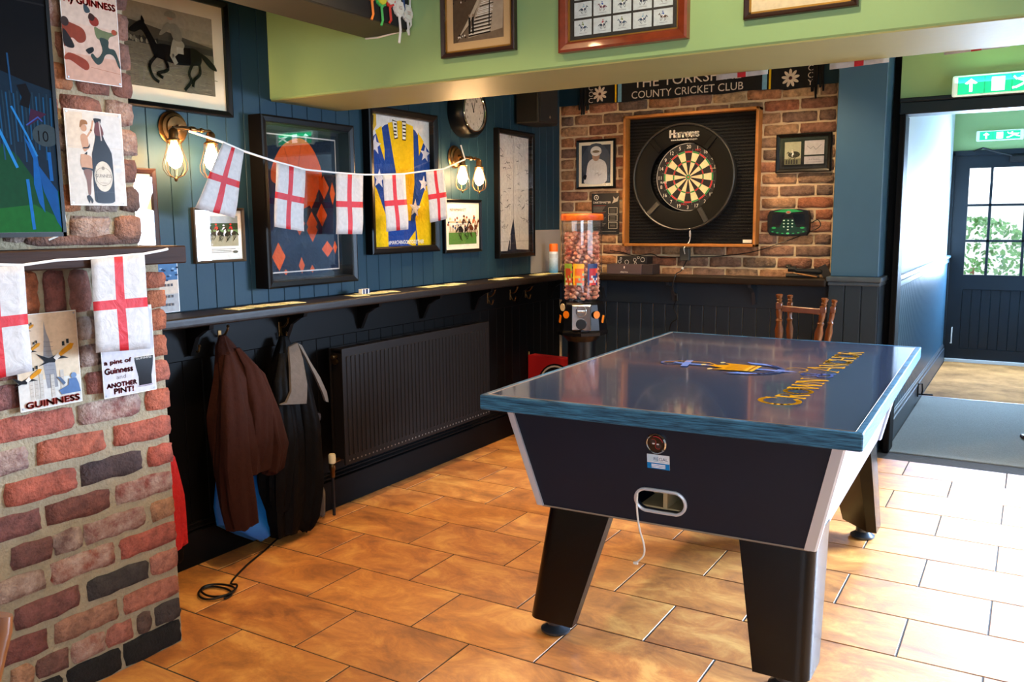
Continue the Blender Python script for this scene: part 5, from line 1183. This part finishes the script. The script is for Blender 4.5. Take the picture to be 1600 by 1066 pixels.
# front panel with a slot hole
def holed_front():
    bm = MB(); c0, cn_ = side_pt(0, 0, 0), None
    A0, A1, B1, B0 = side_pt(0, .0, 0), side_pt(0, 1, 0), side_pt(0, 1, 1), side_pt(0, 0, 1); n = (A1-A0).cross(B0-A0).normalized(); th = .016
    hu, hv, hr, hl = .487, .235, .035, .045; eu = (A1-A0).normalized(); ctr = side_pt(0, hu, hv); ev = n.cross(eu).normalized()
    loop = []
    for k in range(24):
        a_ = 2*PI*k/24; cx = hl if math.cos(a_) > 1e-6 else (-hl if math.cos(a_) < -1e-6 else 0); loop.append(ctr+eu*(cx+hr*math.cos(a_))+ev*hr*math.sin(a_))
    def outer(a_):
        dx, dy = math.cos(a_), math.sin(a_); o = ctr; best = None
        P_ = [A0, A1, B1, B0]
        # intersect in 2D
        def uv(p): return ((p-ctr).dot(eu), (p-ctr).dot(ev))
        for i in range(4):
            x0, y0 = uv(P_[i]); x1, y1 = uv(P_[(i+1) % 4]); den = dx*(y1-y0)-dy*(x1-x0)
            if abs(den) < 1e-9: continue
            t = (x0*(y1-y0)-y0*(x1-x0))/den; s_ = (x0*dy-y0*dx)/den
            if t > 0 and -1e-6 <= s_ <= 1+1e-6 and (best is None or t < best): best = t
        return ctr+eu*dx*best+ev*dy*best
    angs = sorted([2*PI*k/24 for k in range(24)]+[math.atan2((p-ctr).dot(ev), (p-ctr).dot(eu)) % (2*PI) for p in (A0, A1, B1, B0)])
    ins = []; outs = []
    for a_ in angs:
        cx = hl if math.cos(a_) > 1e-6 else (-hl if math.cos(a_) < -1e-6 else 0); ins.append(ctr+eu*(cx+hr*math.cos(a_))+ev*hr*math.sin(a_)); outs.append(outer(a_))
    rings = [[p for p in outs], [p for p in ins], [p-n*th for p in ins], [p-n*th for p in outs]]
    bm.loft(rings+[rings[0]], cap=False); bmesh.ops.remove_doubles(bm.bm, verts=bm.bm.verts, dist=1e-5)
    bm.build('front_panel', M_ply, pt)
    rim = []
    for k in range(32):
        a_ = 2*PI*k/32; cx = hl if math.cos(a_) > 1e-6 else (-hl if math.cos(a_) < -1e-6 else 0); rim.append(ctr+eu*(cx+(hr+.003)*math.cos(a_))+ev*(hr+.003)*math.sin(a_)+n*.003)
    MB().tube(rim, .0055, 6, True).build('slot_rim', M_silver, pt, True)
    # ball tray visible inside the slot
    c = ctr-n*.10
    m_ = MB(); m_.box(c-ev*.045-n*.0, (.15, .16, .006), rot=None); m_.box(c+eu*.012, (.014, .16, .085)); m_.box(c-n*.06, (.16, .006, .10)); m_.build('ball_tray', mat('pale_plywood', '#a58f68', .7, noise=.2), pt)
    return ctr, n, eu, ev
ctr, nF, eU, eV = holed_front()
a_, b_ = slab(1, 0, 1, 0, 1, .016); MB().hexa(a_, b_).build('side_panel', M_sidep, pt)
a_, b_ = slab(3, 0, 1, 0, 1, .016); MB().hexa(a_, b_).build('side_panel', M_sidep, pt)
a_, b_ = slab(2, 0, 1, 0, 1, .016); MB().hexa(a_, b_).build('rear_panel', M_ply, pt)
m_ = MB().hexa([L3(x, y, bz+.03) for x, y in [(1.60, -3.11), (2.475, -3.08), (2.44, -1.62), (1.56, -1.61)]], [L3(x, y, bz+.045) for x, y in [(1.60, -3.11), (2.475, -3.08), (2.44, -1.62), (1.56, -1.61)]]).build('base_board', M_ply, pt)
for i, wdt in ((0, .02), (1, .02), (2, .02), (3, .02)):
    p0, p1 = side_pt(i, 0, 0), side_pt(i, 0, 1); d_ = V((-1 if i in (0, 3) else 1, -1 if i in (0, 1) else 1, 0))*.001
    ax = (p1-p0).normalized(); nx_ = V((1 if i in (1, 2) else -1, 0, 0)); ny_ = V((0, -1 if i in (0, 1) else 1, 0)); w_ = .024 if i != 0 else .016
    pr = lambda p: [p+nx_*.010+ny_*.004-ny_*.035, p+nx_*.012+ny_*.002, p+nx_*.006+ny_*.009, p-nx_*w_+ny_*.008, p-nx_*w_-ny_*.01, p-nx_*.004-ny_*.03]
    MB().hexa(pr(p0), pr(p1)).build('corner_trim', M_silver, pt, True)
lo0, lo1 = side_pt(0, 0, 0), side_pt(0, 1, 0)
MB().tube([lo0+V((.01, -.002, -.001)), lo1+V((-.01, -.002, -.001))], .003, 4).build('bottom_bead', mat('pale_bead', '#8d7f72', .5), pt)
# coin mechanism badge and label
bc_ = side_pt(0, .487, .80)
bg2 = MB(); bg2.lathe([(.034, 0), (.034, -.006), (.030, -.010), (.027, -.007)], (0, 0, 0), 28, 'Y').lathe([(.027, -.0075), (.005, -.0076)], (0, 0, 0), 28, 'Y', cap=True)
yaw = math.atan2(eU.y, eU.x); pit = math.asin(nF.z)
R_ = (0, 0, 0)
Mx = Matrix((eU, -nF, eV)).transposed().to_euler()
lk = bg2.build('coin_lock', M_chrome, pt, True, loc=bc_, rot=Mx)
a = Art(.054, .054, y=-.0085); a.ell(.5, .5, .5, .5, '#121116', 28); a.ell(.34, .62, .17, .17, '#2a2930'); a.ell(.68, .38, .17, .17, '#2a2930'); a.ring(.36, .62, .18, .03, '#9a2024', 18, -.9, 2.2); a.ring(.64, .36, .18, .03, '#9a2024', 18, 2.4, 5.4); a.rect(.30, .47, .44, .55, '#d8d8dc'); a.rect(.56, .45, .70, .53, '#d8d8dc'); a.ring(.5, .5, .48, .05, '#b03040', 20, .3, 1.9)
a.build('badge_print', M_gloss, lk)
st_ = side_pt(0, .489, .62)
stk = MB().b(-.037, .037, -.001, 0, -.024, .024).build('label', M_white, pt, loc=st_+nF*.0004, rot=Mx)
a = Art(.074, .048, y=-.0012); a.rect(0, 0, 1, 1, '#dfe6ee'); a.rect(0, 0, 1, .42, '#1f7fc8'); a.rect(0, .5, .5, 1, '#c6dbec'); a.text('REGAL', .30, .60, .93, .82, '#2a4a7a'); a.line([(.3, .52), (.95, .52)], .015, '#8aa4c4')
for y in (.30, .20, .10): a.line([(.2, y), (.8, y)], .04, '#eef4fa')
a.build('label_print', M_print, stk)
MB().tube(catmull([ctr+eU*-.075+nF*.006+eV*.02, ctr+eU*-.078+nF*.008-eV*.03, ctr+eU*-.072+nF*.010-eV*.10, ctr+eU*-.06+nF*.006-eV*.16, ctr+eU*-.062+nF*.006-eV*.20, ctr+eU*-.088+nF*.004-eV*.232], 6), .0032, 6).lathe([(.004, -.008), (.006, 0), (.004, .008)], ctr+eU*-.092+nF*.004-eV*.236, 8, 'X').build('white_cord', M_white, pt, True)
# legs
def leg(tops, bots, foot, sx, sy):
    # tops/bots: (x outer, y outer, size x, size y) ; cross-section with rounded outer corner and chamfered inner corner
    def sec(xo, yo, wx, wy, z):
        pts = []
        ix = -sx; iy = -sy; r = .045
        for k in range(6):
            a_ = (k/5)*PI/2; pts.append((xo+ix*(r-r*math.cos(a_)), yo+iy*(r-r*math.sin(a_))))
        pts += [(xo+ix*wx, yo), (xo+ix*wx, yo+iy*wy*.25), (xo+ix*wx*.25, yo+iy*wy), (xo, yo+iy*wy)]
        return [L3(x, y, z) for x, y in pts]
    m_ = MB(); m_.loft([sec(*bots, .062), sec(*tops, .50)])
    lg = m_.build('leg', M_leg, pt, True)
    MB().lathe([(.045, 0), (.052, .004), (.053, .012), (.038, .022), (.030, .030), (.030, .066)], L3(foot[0], foot[1], 0), 24).build('foot', mat('dark_steel_foot', '#4b5058', .3, .7), lg, True)
leg((1.606, -3.118, .245, .20), (1.548, -3.165, .175, .165), (1.625, -3.095), -1, -1)
leg((2.497, -3.088, .235, .20), (2.500, -3.140, .165, .165), (2.42, -3.07), 1, -1)
leg((2.452, -1.62, .235, .20), (2.478, -1.525, .165, .165), (2.405, -1.585), 1, 1)
leg((1.556, -1.61, .245, .20), (1.525, -1.55, .165, .165), (1.60, -1.62), -1, 1)
# the board top is a separate lift-off cover
tc_ = thing('table_cover', 'glossy navy lift-off table top with gold pub lettering and blue wood edge', 'table top', (2.015, -2.34, .819))
def Lc(x, y, z): return V((x-OX, y-OY, z))
def inset(q, d):
    cx = sum(p[0] for p in q)/4; cy = sum(p[1] for p in q)/4; return [(p[0]+(d if p[0] < cx else -d), p[1]+(d if p[1] < cy else -d)) for p in q]
qi = inset(q_, .022)
MB().hexa([Lc(x, y, .006) for x, y in qi], [Lc(x, y, .0495) for x, y in qi]).build('laminate_panel', M_top, tc_)
for i in range(4):
    j = (i+1) % 4; o0, o1, i0, i1 = q_[i], q_[j], qi[i], qi[j]
    m_ = MB().hexa([Lc(*o0, 0), Lc(*o1, 0), Lc(*i1, 0), Lc(*i0, 0)], [Lc(*o0, .0505), Lc(*o1, .0505), Lc(*i1, .0505), Lc(*i0, .0505)])
    bmesh.ops.bevel(m_.bm, geom=m_.bm.edges[:], offset=.003, segments=1, affect='EDGES')
    m_.build('edge_strip', M_edge, tc_)
MB().tube([Lc(qi[0][0], qi[0][1], .0505), Lc(qi[1][0], qi[1][1], .0505)], .0009, 4).tube([Lc(qi[1][0], qi[1][1], .0505), Lc(qi[2][0], qi[2][1], .0505)], .0009, 4).tube([Lc(qi[0][0], qi[0][1], .0505), Lc(qi[3][0], qi[3][1], .0505)], .0009, 4).build('worn_bead', mat('worn_wood', '#9d7f62', .5), tc_)
# lettering: drawn with strokes so that it has serifs; reads along +y, letters up towards -x
a = Art(1.215, .70, o=Lc(2.392, -2.985, .0498), U=(0, 1, 0), W=(-1, 0, 0), N=(0, 0, 1), step=.00005)
G = '#ffb414'; GS = '#8a5a10'
def stroke(pts, w_, col): a.line([(x/1.24, y/.70) for x, y in pts], w_/1.24, col)
def arc(cx, cy, rx, ry, a0, a1, n=14): return [(cx+rx*math.cos(a0+(a1-a0)*i/n), cy+ry*math.sin(a0+(a1-a0)*i/n)) for i in range(n+1)]
def letter(ch, x, w, h, col, T_=.017, t_=.008):
    X = lambda u: x+u*w; Y = lambda v: v*h; se = lambda u, v, l=.16: stroke([(X(u)-l*w*.9, Y(v)), (X(u)+l*w*.9, Y(v))], t_*.8, col)
    if ch == 'C': stroke(arc(X(.55), Y(.5), w*.5, h*.5, .75, 2*PI-.75), T_, col); stroke([(X(.93), Y(.68)), (X(.93), Y(.95))], t_, col); 
    if ch == 'O': stroke(arc(X(.5), Y(.5), w*.48, h*.48, 0, 2*PI, 20), T_*.9, col)
    if ch == 'R': stroke([(X(.2), 0), (X(.2), Y(1))], T_, col); stroke([(X(.2), Y(.98)), (X(.5), Y(.98))]+arc(X(.5), Y(.74), w*.3, h*.24, PI/2, -PI/2, 8)+[(X(.2), Y(.5))], t_*1.2, col); stroke([(X(.45), Y(.5)), (X(.95), 0)], T_, col); se(.2, 0); se(.2, 1, .12); se(.95, 0)
    if ch == 'W': stroke([(X(0), Y(1)), (X(.27), 0)], T_, col); stroke([(X(.27), 0), (X(.5), Y(.95))], t_, col); stroke([(X(.5), Y(.95)), (X(.75), 0)], T_, col); stroke([(X(.75), 0), (X(1), Y(1))], t_, col); se(0, 1); se(1, 1); se(.5, 1, .1)
    if ch == 'N': stroke([(X(.1), 0), (X(.1), Y(1))], t_, col); stroke([(X(.1), Y(1)), (X(.88), 0)], T_, col); stroke([(X(.88), 0), (X(.88), Y(1))], t_, col); se(.1, 0); se(.05, 1); se(.88, 1)
    if ch == 'A': stroke([(X(0), 0), (X(.5), Y(1))], t_, col); stroke([(X(.5), Y(1)), (X(1), 0)], T_, col); stroke([(X(.2), Y(.36)), (X(.8), Y(.36))], t_, col); se(0, 0); se(1, 0)
    if ch == 'H': stroke([(X(.12), 0), (X(.12), Y(1))], T_, col); stroke([(X(.88), 0), (X(.88), Y(1))], T_, col); stroke([(X(.12), Y(.5)), (X(.88), Y(.5))], t_, col); [se(u, v) for u in (.12, .88) for v in (0, 1)]
x = .02
for ch, w_, h_, c_ in (('C', .115, .120, G), ('R', .075, .088, G), ('O', .088, .088, G), ('W', .115, .088, G), ('N', .085, .088, G), (' ', .02, 0, 0), ('&', .12, .1, '#6f86d8'), (' ', .015, 0, 0), ('A', .11, .118, G), ('N', .085, .088, G), ('C', .075, .088, G), ('H', .085, .088, G), ('O', .088, .088, G), ('R', .075, .088, G)):
    if ch == '&':
        stroke(arc(x+.05, .028, .040, .026, .2, 2*PI-.6)+[(x+.075, .06)]+arc(x+.05, .085, .024, .024, -.4, PI+.6, 10)+[(x+.06, .04), (x+.105, .0)], .010, c_)
    elif ch != ' ': letter(ch, x, w_, h_, c_)
    x += w_+.0085
# emblem: crown over an anchor, centre y -2.4 ; v up
ex, AB, GD = .585, '#6f96ea', '#f5ab14'
EU = .62; ex2 = ex+.055; E_ = lambda u, v: (ex2+u*EU, .13+.80*v); ME = lambda pts: [(ex2+(x_-ex), .13+(y_-.055)*.80) for x_, y_ in pts]
stroke([E_(0, .05), E_(0, .60)], .026, AB); stroke(ME(arc(ex, .055+.635, .035, .035, 0, 2*PI)), .012, AB)
stroke([E_(-.10, .53), E_(.12, .56)], .028, AB)
stroke(ME(arc(ex, .055+.25, .20*EU, .17, PI*1.05, PI*1.95, 18)), .026, AB)
a.poly([(p[0]/1.24, p[1]/.70) for p in (E_(-.235, .29), E_(-.17, .25), E_(-.155, .15), E_(-.215, .19))], AB); a.poly([(p[0]/1.24, p[1]/.70) for p in (E_(.235, .29), E_(.17, .25), E_(.155, .15), E_(.215, .19))], AB)
a.poly([(p[0]/1.24, p[1]/.70) for p in (E_(-.04, .10), E_(0, .0), E_(.04, .10))], AB)
stroke(ME(arc(ex+.05, .055+.02, .05, .05, -2.6, 1.2)), .007, G); stroke([E_(-.03, .66), E_(.08, .60), E_(.10, .45), E_(.0, .38)], .007, G)
a.poly([(p[0]/1.24, p[1]/.70) for p in (E_(-.11, .22), E_(.11, .22), E_(.135, .38), E_(.07, .34), E_(0, .44), E_(-.07, .34), E_(-.135, .38))], GD)
a.poly([(p[0]/1.24, p[1]/.70) for p in (E_(-.115, .19), E_(.115, .19), E_(.115, .235), E_(-.115, .235))], '#f0c040')
for u in (-.08, -.03, .03, .08): stroke([E_(u, .24), E_(u*.8, .33)], .006, '#9a4a14')
for u, v in ((-.135, .39), (0, .455), (.135, .39)): a.ell(E_(u, v)[0]/1.24, E_(u, v)[1]/.70, .014, .014, '#f0d48a', 12)
stroke([E_(-.10, .212), E_(.10, .212)], .006, '#b03a20')
a.build('printed_emblem', M_gloss, tc_)

# ------------------------------------------------------------------ bar stool behind the table
bs = thing('bar_stool', 'honey coloured turned wooden stool with low back behind the table', 'stool', (1.895, -.66, 0), .04)
def turned(m_, p0, p1, s=1):
    p0, p1 = V(p0), V(p1); d = p1-p0; L_ = d.length; ax = d.normalized(); prof = []
    ks = [(0, .012), (.06, .014), (.10, .019), (.14, .013), (.25, .020), (.42, .024), (.55, .015), (.60, .021), (.63, .014), (.75, .018), (.80, .016)]
    M = ax.to_track_quat('Z', 'X').to_matrix().to_4x4(); n = 12; rings = []
    for t, r in ks: rings.append([p0+ax*(t*L_)+(M @ V((r*s*math.cos(2*PI*k/n), r*s*math.sin(2*PI*k/n), 0))) for k in range(n)])
    m_.loft(rings); m_.box(p0+ax*(L_*.86), (.034*s, .034*s, L_*.13), bev=.004)
    q = p0+ax*(L_*.93); rings = []
    for t, r in ((0, .012), (.012, .017), (.018, .012), (.030, .019), (.040, .020), (.044, .015)): rings.append([q+ax*(t*s)+(M @ V((r*s*math.cos(2*PI*k/n), r*s*math.sin(2*PI*k/n), 0))) for k in range(n)])
    m_.loft(rings)
for p0, p1, s in (((-.125, .02, .68), (-.128, .0, 1.0), 1), ((-.085, .12, .68), (-.088, .10, .995), .85), ((.075, .02, .68), (.118, .0, .985), 1), ((.115, .12, .68), (.155, .10, .975), .85)):
    m_ = MB(); turned(m_, p0, p1, s); m_.build('back_post', M_wood, bs, True)
MB().box((-.005, .0, .935), (.215, .022, .034), bev=.004, rot=Matrix.Rotation(.045, 4, 'Y')).build('top_rail', M_wood, bs)
MB().b(-.165, .17, -.14, .16, .655, .69, .012, 2).build('seat', M_wood, bs)
for sx in (-1, 1):
    for sy in (-1, 1):
        m_ = MB(); m_.lathe([(.014, 0), (.016, .1), (.012, .12), (.02, .16), (.023, .35), (.014, .45), (.02, .47), (.02, .66)], (sx*.13, .01+sy*.11, 0), 12); m_.build('leg', M_wood, bs, True)
MB().tube([(-.13, -.10, .2), (.13, -.10, .2)], .010, 8).tube([(-.13, .12, .28), (.13, .12, .28)], .010, 8).tube([(-.13, -.10, .24), (-.13, .12, .24)], .010, 8).tube([(.13, -.10, .24), (.13, .12, .24)], .010, 8).build('stretchers', M_wood, bs, True)

# foreground chair: only the tip of its back post enters the photo
fc = thing('wooden_chair', 'honey wooden chair, only the rounded tip of its back post showing at the lower left', 'chair', (1.679, -5.305, 0), .55)
for sx in (-1, 1):
    MB().tube(catmull([(sx*.19, .19, 0), (sx*.19, .17, .45), (sx*.165, .20, .70), (sx*.19, .235, .868 if sx > 0 else .86)], 5), [.018]*10+[.020]*5+[.016], 10).build('back_post', M_wood, fc, True)
    MB().tube([(sx*.18, -.18, 0), (sx*.18, -.17, .44)], .017, 10).build('leg', M_wood, fc, True)
MB().b(-.22, .22, -.21, .21, .43, .46, .012, 2).build('seat', M_wood, fc); MB().box((0, .215, .79), (.38, .02, .10), bev=.006).build('top_rail', M_wood, fc)
for k in range(4): MB().tube([(-.12+k*.08, .19, .45), (-.12+k*.08, .212, .76)], .008, 8).build('spindle', M_wood, fc, True)

# ------------------------------------------------------------------ rosettes on the black facing of the dark beam
def rosette(y, z, c1, c2, label, tail=.14, r=.045):
    t = thing('rosette', label, 'rosette', (.808, y, z), PI/2, 'award rosettes hanging on the black beam side')
    t.location.x = .808
    m_ = MB(); n = 24; rg = []
    for q, d in ((r*.45, -.006), (r, -.004)): rg.append([V((q*math.cos(2*PI*k/n)*(1+.08*(k % 2)), d-(.004 if k % 2 else 0), q*math.sin(2*PI*k/n)*(1+.08*(k % 2)))) for k in range(n)])
    m_.loft(rg+[[V((p.x, 0, p.z)) for p in rg[1]]]); m_.build('pleats', mat('ribbon_'+c1, c1, .5), t)
    MB().lathe([(r*.80, -.012), (r*.80, -.004)], (0, 0, 0), 8, 'Y').build('centre_card', mat('card_'+c2, c2, .5), t)
    a_ = Art(r, r, y=-.0124)
    for k in range(3): a_.line([(.2, .35+k*.15), (.8, .35+k*.15)], .05, '#6a6660' if k % 2 else '#aa3333')
    a_.build('card_print', M_print, t)
    MB().tube([(0, -.004, -r*.8), (.004, -.006, -r-.05), (-.004, -.004, -r-tail)], .006, 4).build('ribbon_tail', MATS['ribbon_'+c1], t)
# facing +x means viewer looks towards -x: rotation +90 deg maps local -y to +x
for y, z_, c1, c2, tl, lb in ((-3.03, 2.30, '#d8761c', '#e6e0d6', .07, 'orange and white rosette with orange ribbon'), (-2.975, 2.288, '#3fae55', '#d8d23c', .07, 'green rosette with yellow centre'), (-2.925, 2.298, '#c62f1c', '#e6e0d6', .06, 'red and orange rosette with white centre'),
                          (-2.868, 2.272, '#dcdad6', '#e8e6e0', .10, 'white rosette with the longest white ribbon'), (-2.815, 2.262, '#c9c8c4', '#dedcd6', .03, 'plain grey white rosette, lowest of the row'), (-2.84, 2.345, '#173a6c', '#1f4c88', .02, 'dark blue rosette at the top of the row')):
    rosette(y, z_, c1, c2, lb, tl, .032)
o = MB().tube([(.575, -2.793, 2.196), (.64, -2.794, 2.193), (.72, -2.795, 2.199), (.80, -2.796, 2.205), (.815, -2.797, 2.22), (.812, -2.797, 2.30), (.816, -2.797, 2.37)], .0035, 6)
o = o.build('fairy_light_string', M_white, None, True); T(o, 'white light string stapled along the end of the dark beam', 'string lights')

# ------------------------------------------------------------------ exit signs
def exit_sign(loc, w_, h_, label, mm=M_sign):
    t = thing('exit_sign', label, 'exit sign', loc)
    MB().b(-w_/2, w_/2, -.055, 0, -h_/2, h_/2, .012, 2).build('housing', mat('sign_housing', '#dfe8e4', .35, emit='#bff5e0', estr=.35), t)
    a = Art(w_-.06, h_-.022, y=-.0556); g1 = '#0fa068'
    a.rect(0, 0, 1, 1, '#0c7f52'); 
    for k in range(3): a.rect(k/3+.008, .02, (k+1)/3-.008, .98, g1)
    WT = '#eafff6'
    a.poly([(.145, .14), (.185, .14), (.185, .62), (.215, .56), (.245, .62), (.165, .88), (.085, .62), (.115, .56), (.145, .62)], WT)
    a.rect(.42, .10, .58, .88, WT)
    a.ell(.80, .82, .028, .028, WT, 12); a.poly([(.76, .76), (.84, .70), (.90, .52), (.86, .44), (.80, .52), (.74, .62)], WT)
    a.line([(.80, .70), (.72, .68), (.69, .82)], .022, WT); a.line([(.86, .66), (.92, .60), (.97, .66)], .022, WT); a.line([(.87, .48), (.92, .38), (.98, .30)], .028, WT); a.line([(.84, .48), (.78, .34), (.72, .22), (.68, .20)], .028, WT)
    a.build('panel', mm, t)
exit_sign((2.765, .03, 2.183), .46, .118, 'lit green exit sign with arrow, door and running figure above the hall opening')
exit_sign((2.64, 4.06, 2.23), .40, .10, 'second lit green exit sign further back over the outer door')
light('exit_glow', 'AREA', (2.765, -.04, 2.20), 1.2, (.35, 1.0, .75), (2.765, 0, 2.6), shape='RECTANGLE', size=.4, size_y=.05)

# ------------------------------------------------------------------ outer door
od = bpy.data.objects.new("door_1", None); COL.objects.link(od); od.location = (2.735, 4.08, 0); od["kind"] = "structure"
m_ = MB(); x0, x1 = -.465, .465
m_.b(x0, x1, -.02, .025, .035, .14).b(x0, x0+.13, -.02, .025, .14, 2.05).b(x1-.13, x1, -.02, .025, .14, 2.05).b(x0+.13, x1-.13, -.02, .025, .74, .885).b(x0+.13, x1-.13, -.02, .025, 1.93, 2.05)
m_.build('door_frame', M_door, od)
MB().b(x0+.12, x1-.12, .008, .022, .13, .75).build('panel', M_door, od)
for k in range(8): MB().b(x0+.13+k*.0838+.001, x0+.13+(k+1)*.0838-.001, -.008, .012, .14, .74, .003).build('plank', M_door, od)
m_ = MB()
for xx in (-.17, .13): m_.b(xx+.03-.012, xx+.03+.012, -.015, .02, .885, 1.93)
for zz in (1.22, 1.57): m_.b(x0+.13, x1-.13, -.015, .02, zz-.011, zz+.011)
m_.build('glazing_bars', M_door, od)
MB().b(x0+.13, x1-.13, .003, .006, .885, 1.93).build('glass', M_glass, od)
MB().tube([(x0+.06, -.02, .35), (x0+.06, -.045, .35), (x0+.06, -.05, .26), (x0+.06, -.045, .19), (x0+.05, -.02, .19)], .006, 6).build('door_hook', M_white, od, True)
MB().b(.0, .30, -.10, -.02, 1.97, 2.03, .005).tube([(.02, -.09, 2.03), (-.22, -.30, 2.10), (-.30, -.06, 2.09)], .010, 6).build('door_closer', M_iron, od)
struct('trim_7', MB().b(2.245, 2.272, 4.03, 4.09, 0, 2.09, .004).b(3.198, 3.23, 4.03, 4.09, 0, 2.09, .004).b(2.245, 3.23, 4.03, 4.09, 2.05, 2.10, .004), M_door)
# door stop, hook on the hall wall
ds = thing('door_stop', 'black iron hook door stop on the hall skirting', 'door stop', (2.276, 1.72, .0))
MB().b(0, .008, -.015, .015, .05, .16, .002).tube([(.006, 0, .15), (.03, 0, .155), (.035, 0, .10), (.03, 0, .07)], .006, 6).tube([(.006, 0, .07), (.11, -.01, .075)], .007, 6).build('stop_arm', M_iron, ds, True)
# cream leg with brown foot at the right edge
sd = thing('side_table', 'cream legged side table with a brown wooden foot at the right edge', 'side table', (3.14, .86, .004))
MB().box((0, 0, .012), (.30, .06, .024), bev=.006, rot=Matrix.Rotation(.35, 4, 'Z')).box((0, 0, .012), (.06, .30, .024), bev=.006, rot=Matrix.Rotation(.35, 4, 'Z')).build('foot', mat('brown_foot', '#4a2a1c', .45), sd)
MB().lathe([(.05, .02), (.03, .05), (.03, .48), (.06, .50)], n=20).build('column', mat('cream_paint', '#cfc3b8', .5), sd, True); MB().lathe([(.14, .50), (.145, .51), (.145, .525), (.14, .53)], n=32).build('tabletop', mat('brown_foot'), sd, True)

# ------------------------------------------------------------------ windows in the right and rear walls (outside the frame)
def window(name, c, w_, h_, axis):
    t = bpy.data.objects.new(name, None); COL.objects.link(t); t.location = c; t['kind'] = 'structure'
    if axis == 'x': t.rotation_euler = (0, 0, PI/2)
    m_ = MB().b(-w_/2, w_/2, -.03, .03, -h_/2, -h_/2+.06).b(-w_/2, w_/2, -.03, .03, h_/2-.06, h_/2).b(-w_/2, -w_/2+.06, -.03, .03, -h_/2, h_/2).b(w_/2-.06, w_/2, -.03, .03, -h_/2, h_/2)
    for k in (1, 2): m_.b(-w_/2+k*w_/3-.02, -w_/2+k*w_/3+.02, -.02, .02, -h_/2, h_/2)
    m_.build('window_frame', M_white, t)
window('window_1', (6.52, -2.65, 1.65), 3.9, 1.4, 'x'); window('window_2', (4.6, -8.52, 1.7), 2.6, 1.4, 'y'); window('added_window_3', (4.62, .09, 1.51), 1.55, 1.22, 'y')  # the third, in the unseen back wall, is added for the floor light

# ------------------------------------------------------------------ outside
struct('ground_outside', MB().b(-8, 16, 4.32, 26, -.25, -.05), mat('pale_paving', '#b9bab4', .9, noise=.2, nscale=3))
def bush(x, y, r, h, col, label, seed):
    rnd = random.Random(seed); vs = []; fs = []
    for k in range(1500):
        a1 = rnd.uniform(0, 2*PI); u = rnd.uniform(0, 1); rr_ = r*(.6+.4*rnd.random())*math.sqrt(max(0.02, 1-(2*u-1)**2)); p = V((x+rr_*math.cos(a1), y+rr_*math.sin(a1), -.05+u*h)); s = rnd.uniform(.03, .06)
        d1 = V((rnd.uniform(-1, 1), rnd.uniform(-1, 1), rnd.uniform(-1, 1))).normalized()*s; d2 = d1.orthogonal().normalized()*s*.6; b0 = len(vs)
        vs += [p-d1, p+d2, p+d1, p-d2]; fs.append((b0, b0+1, b0+2, b0+3))
    t = thing('bush', label, 'bush', (x, y, -.05)); me = bpy.data.meshes.new('foliage'); me.from_pydata([tuple(V(v)-V((x, y, -.05))) for v in vs], [], fs); me.materials.append(mat('leaf_'+col, col, .7)); o = link('foliage', me, t)
    MB().lathe([(.05, 0), (.03, h*.5)], n=8).build('stem', M_wood, t)
bush(2.2, 9.2, 1.0, 1.5, '#4d7a3a', 'green bush seen through the left panes of the outer door', 1)
bush(4.6, 9.9, 1.1, 1.8, '#5d8a44', 'pale green bush seen through the right panes of the outer door', 2)
bush(3.1, 7.2, .45, .8, '#9a4a44', 'low reddish flowering shrub outside the outer door', 3)
gw = struct('wall_garden', MB().b(-3, 9, 12, 12.2, -.05, 1.7), mat('pale_garden_wall', '#c4beb0', .9))
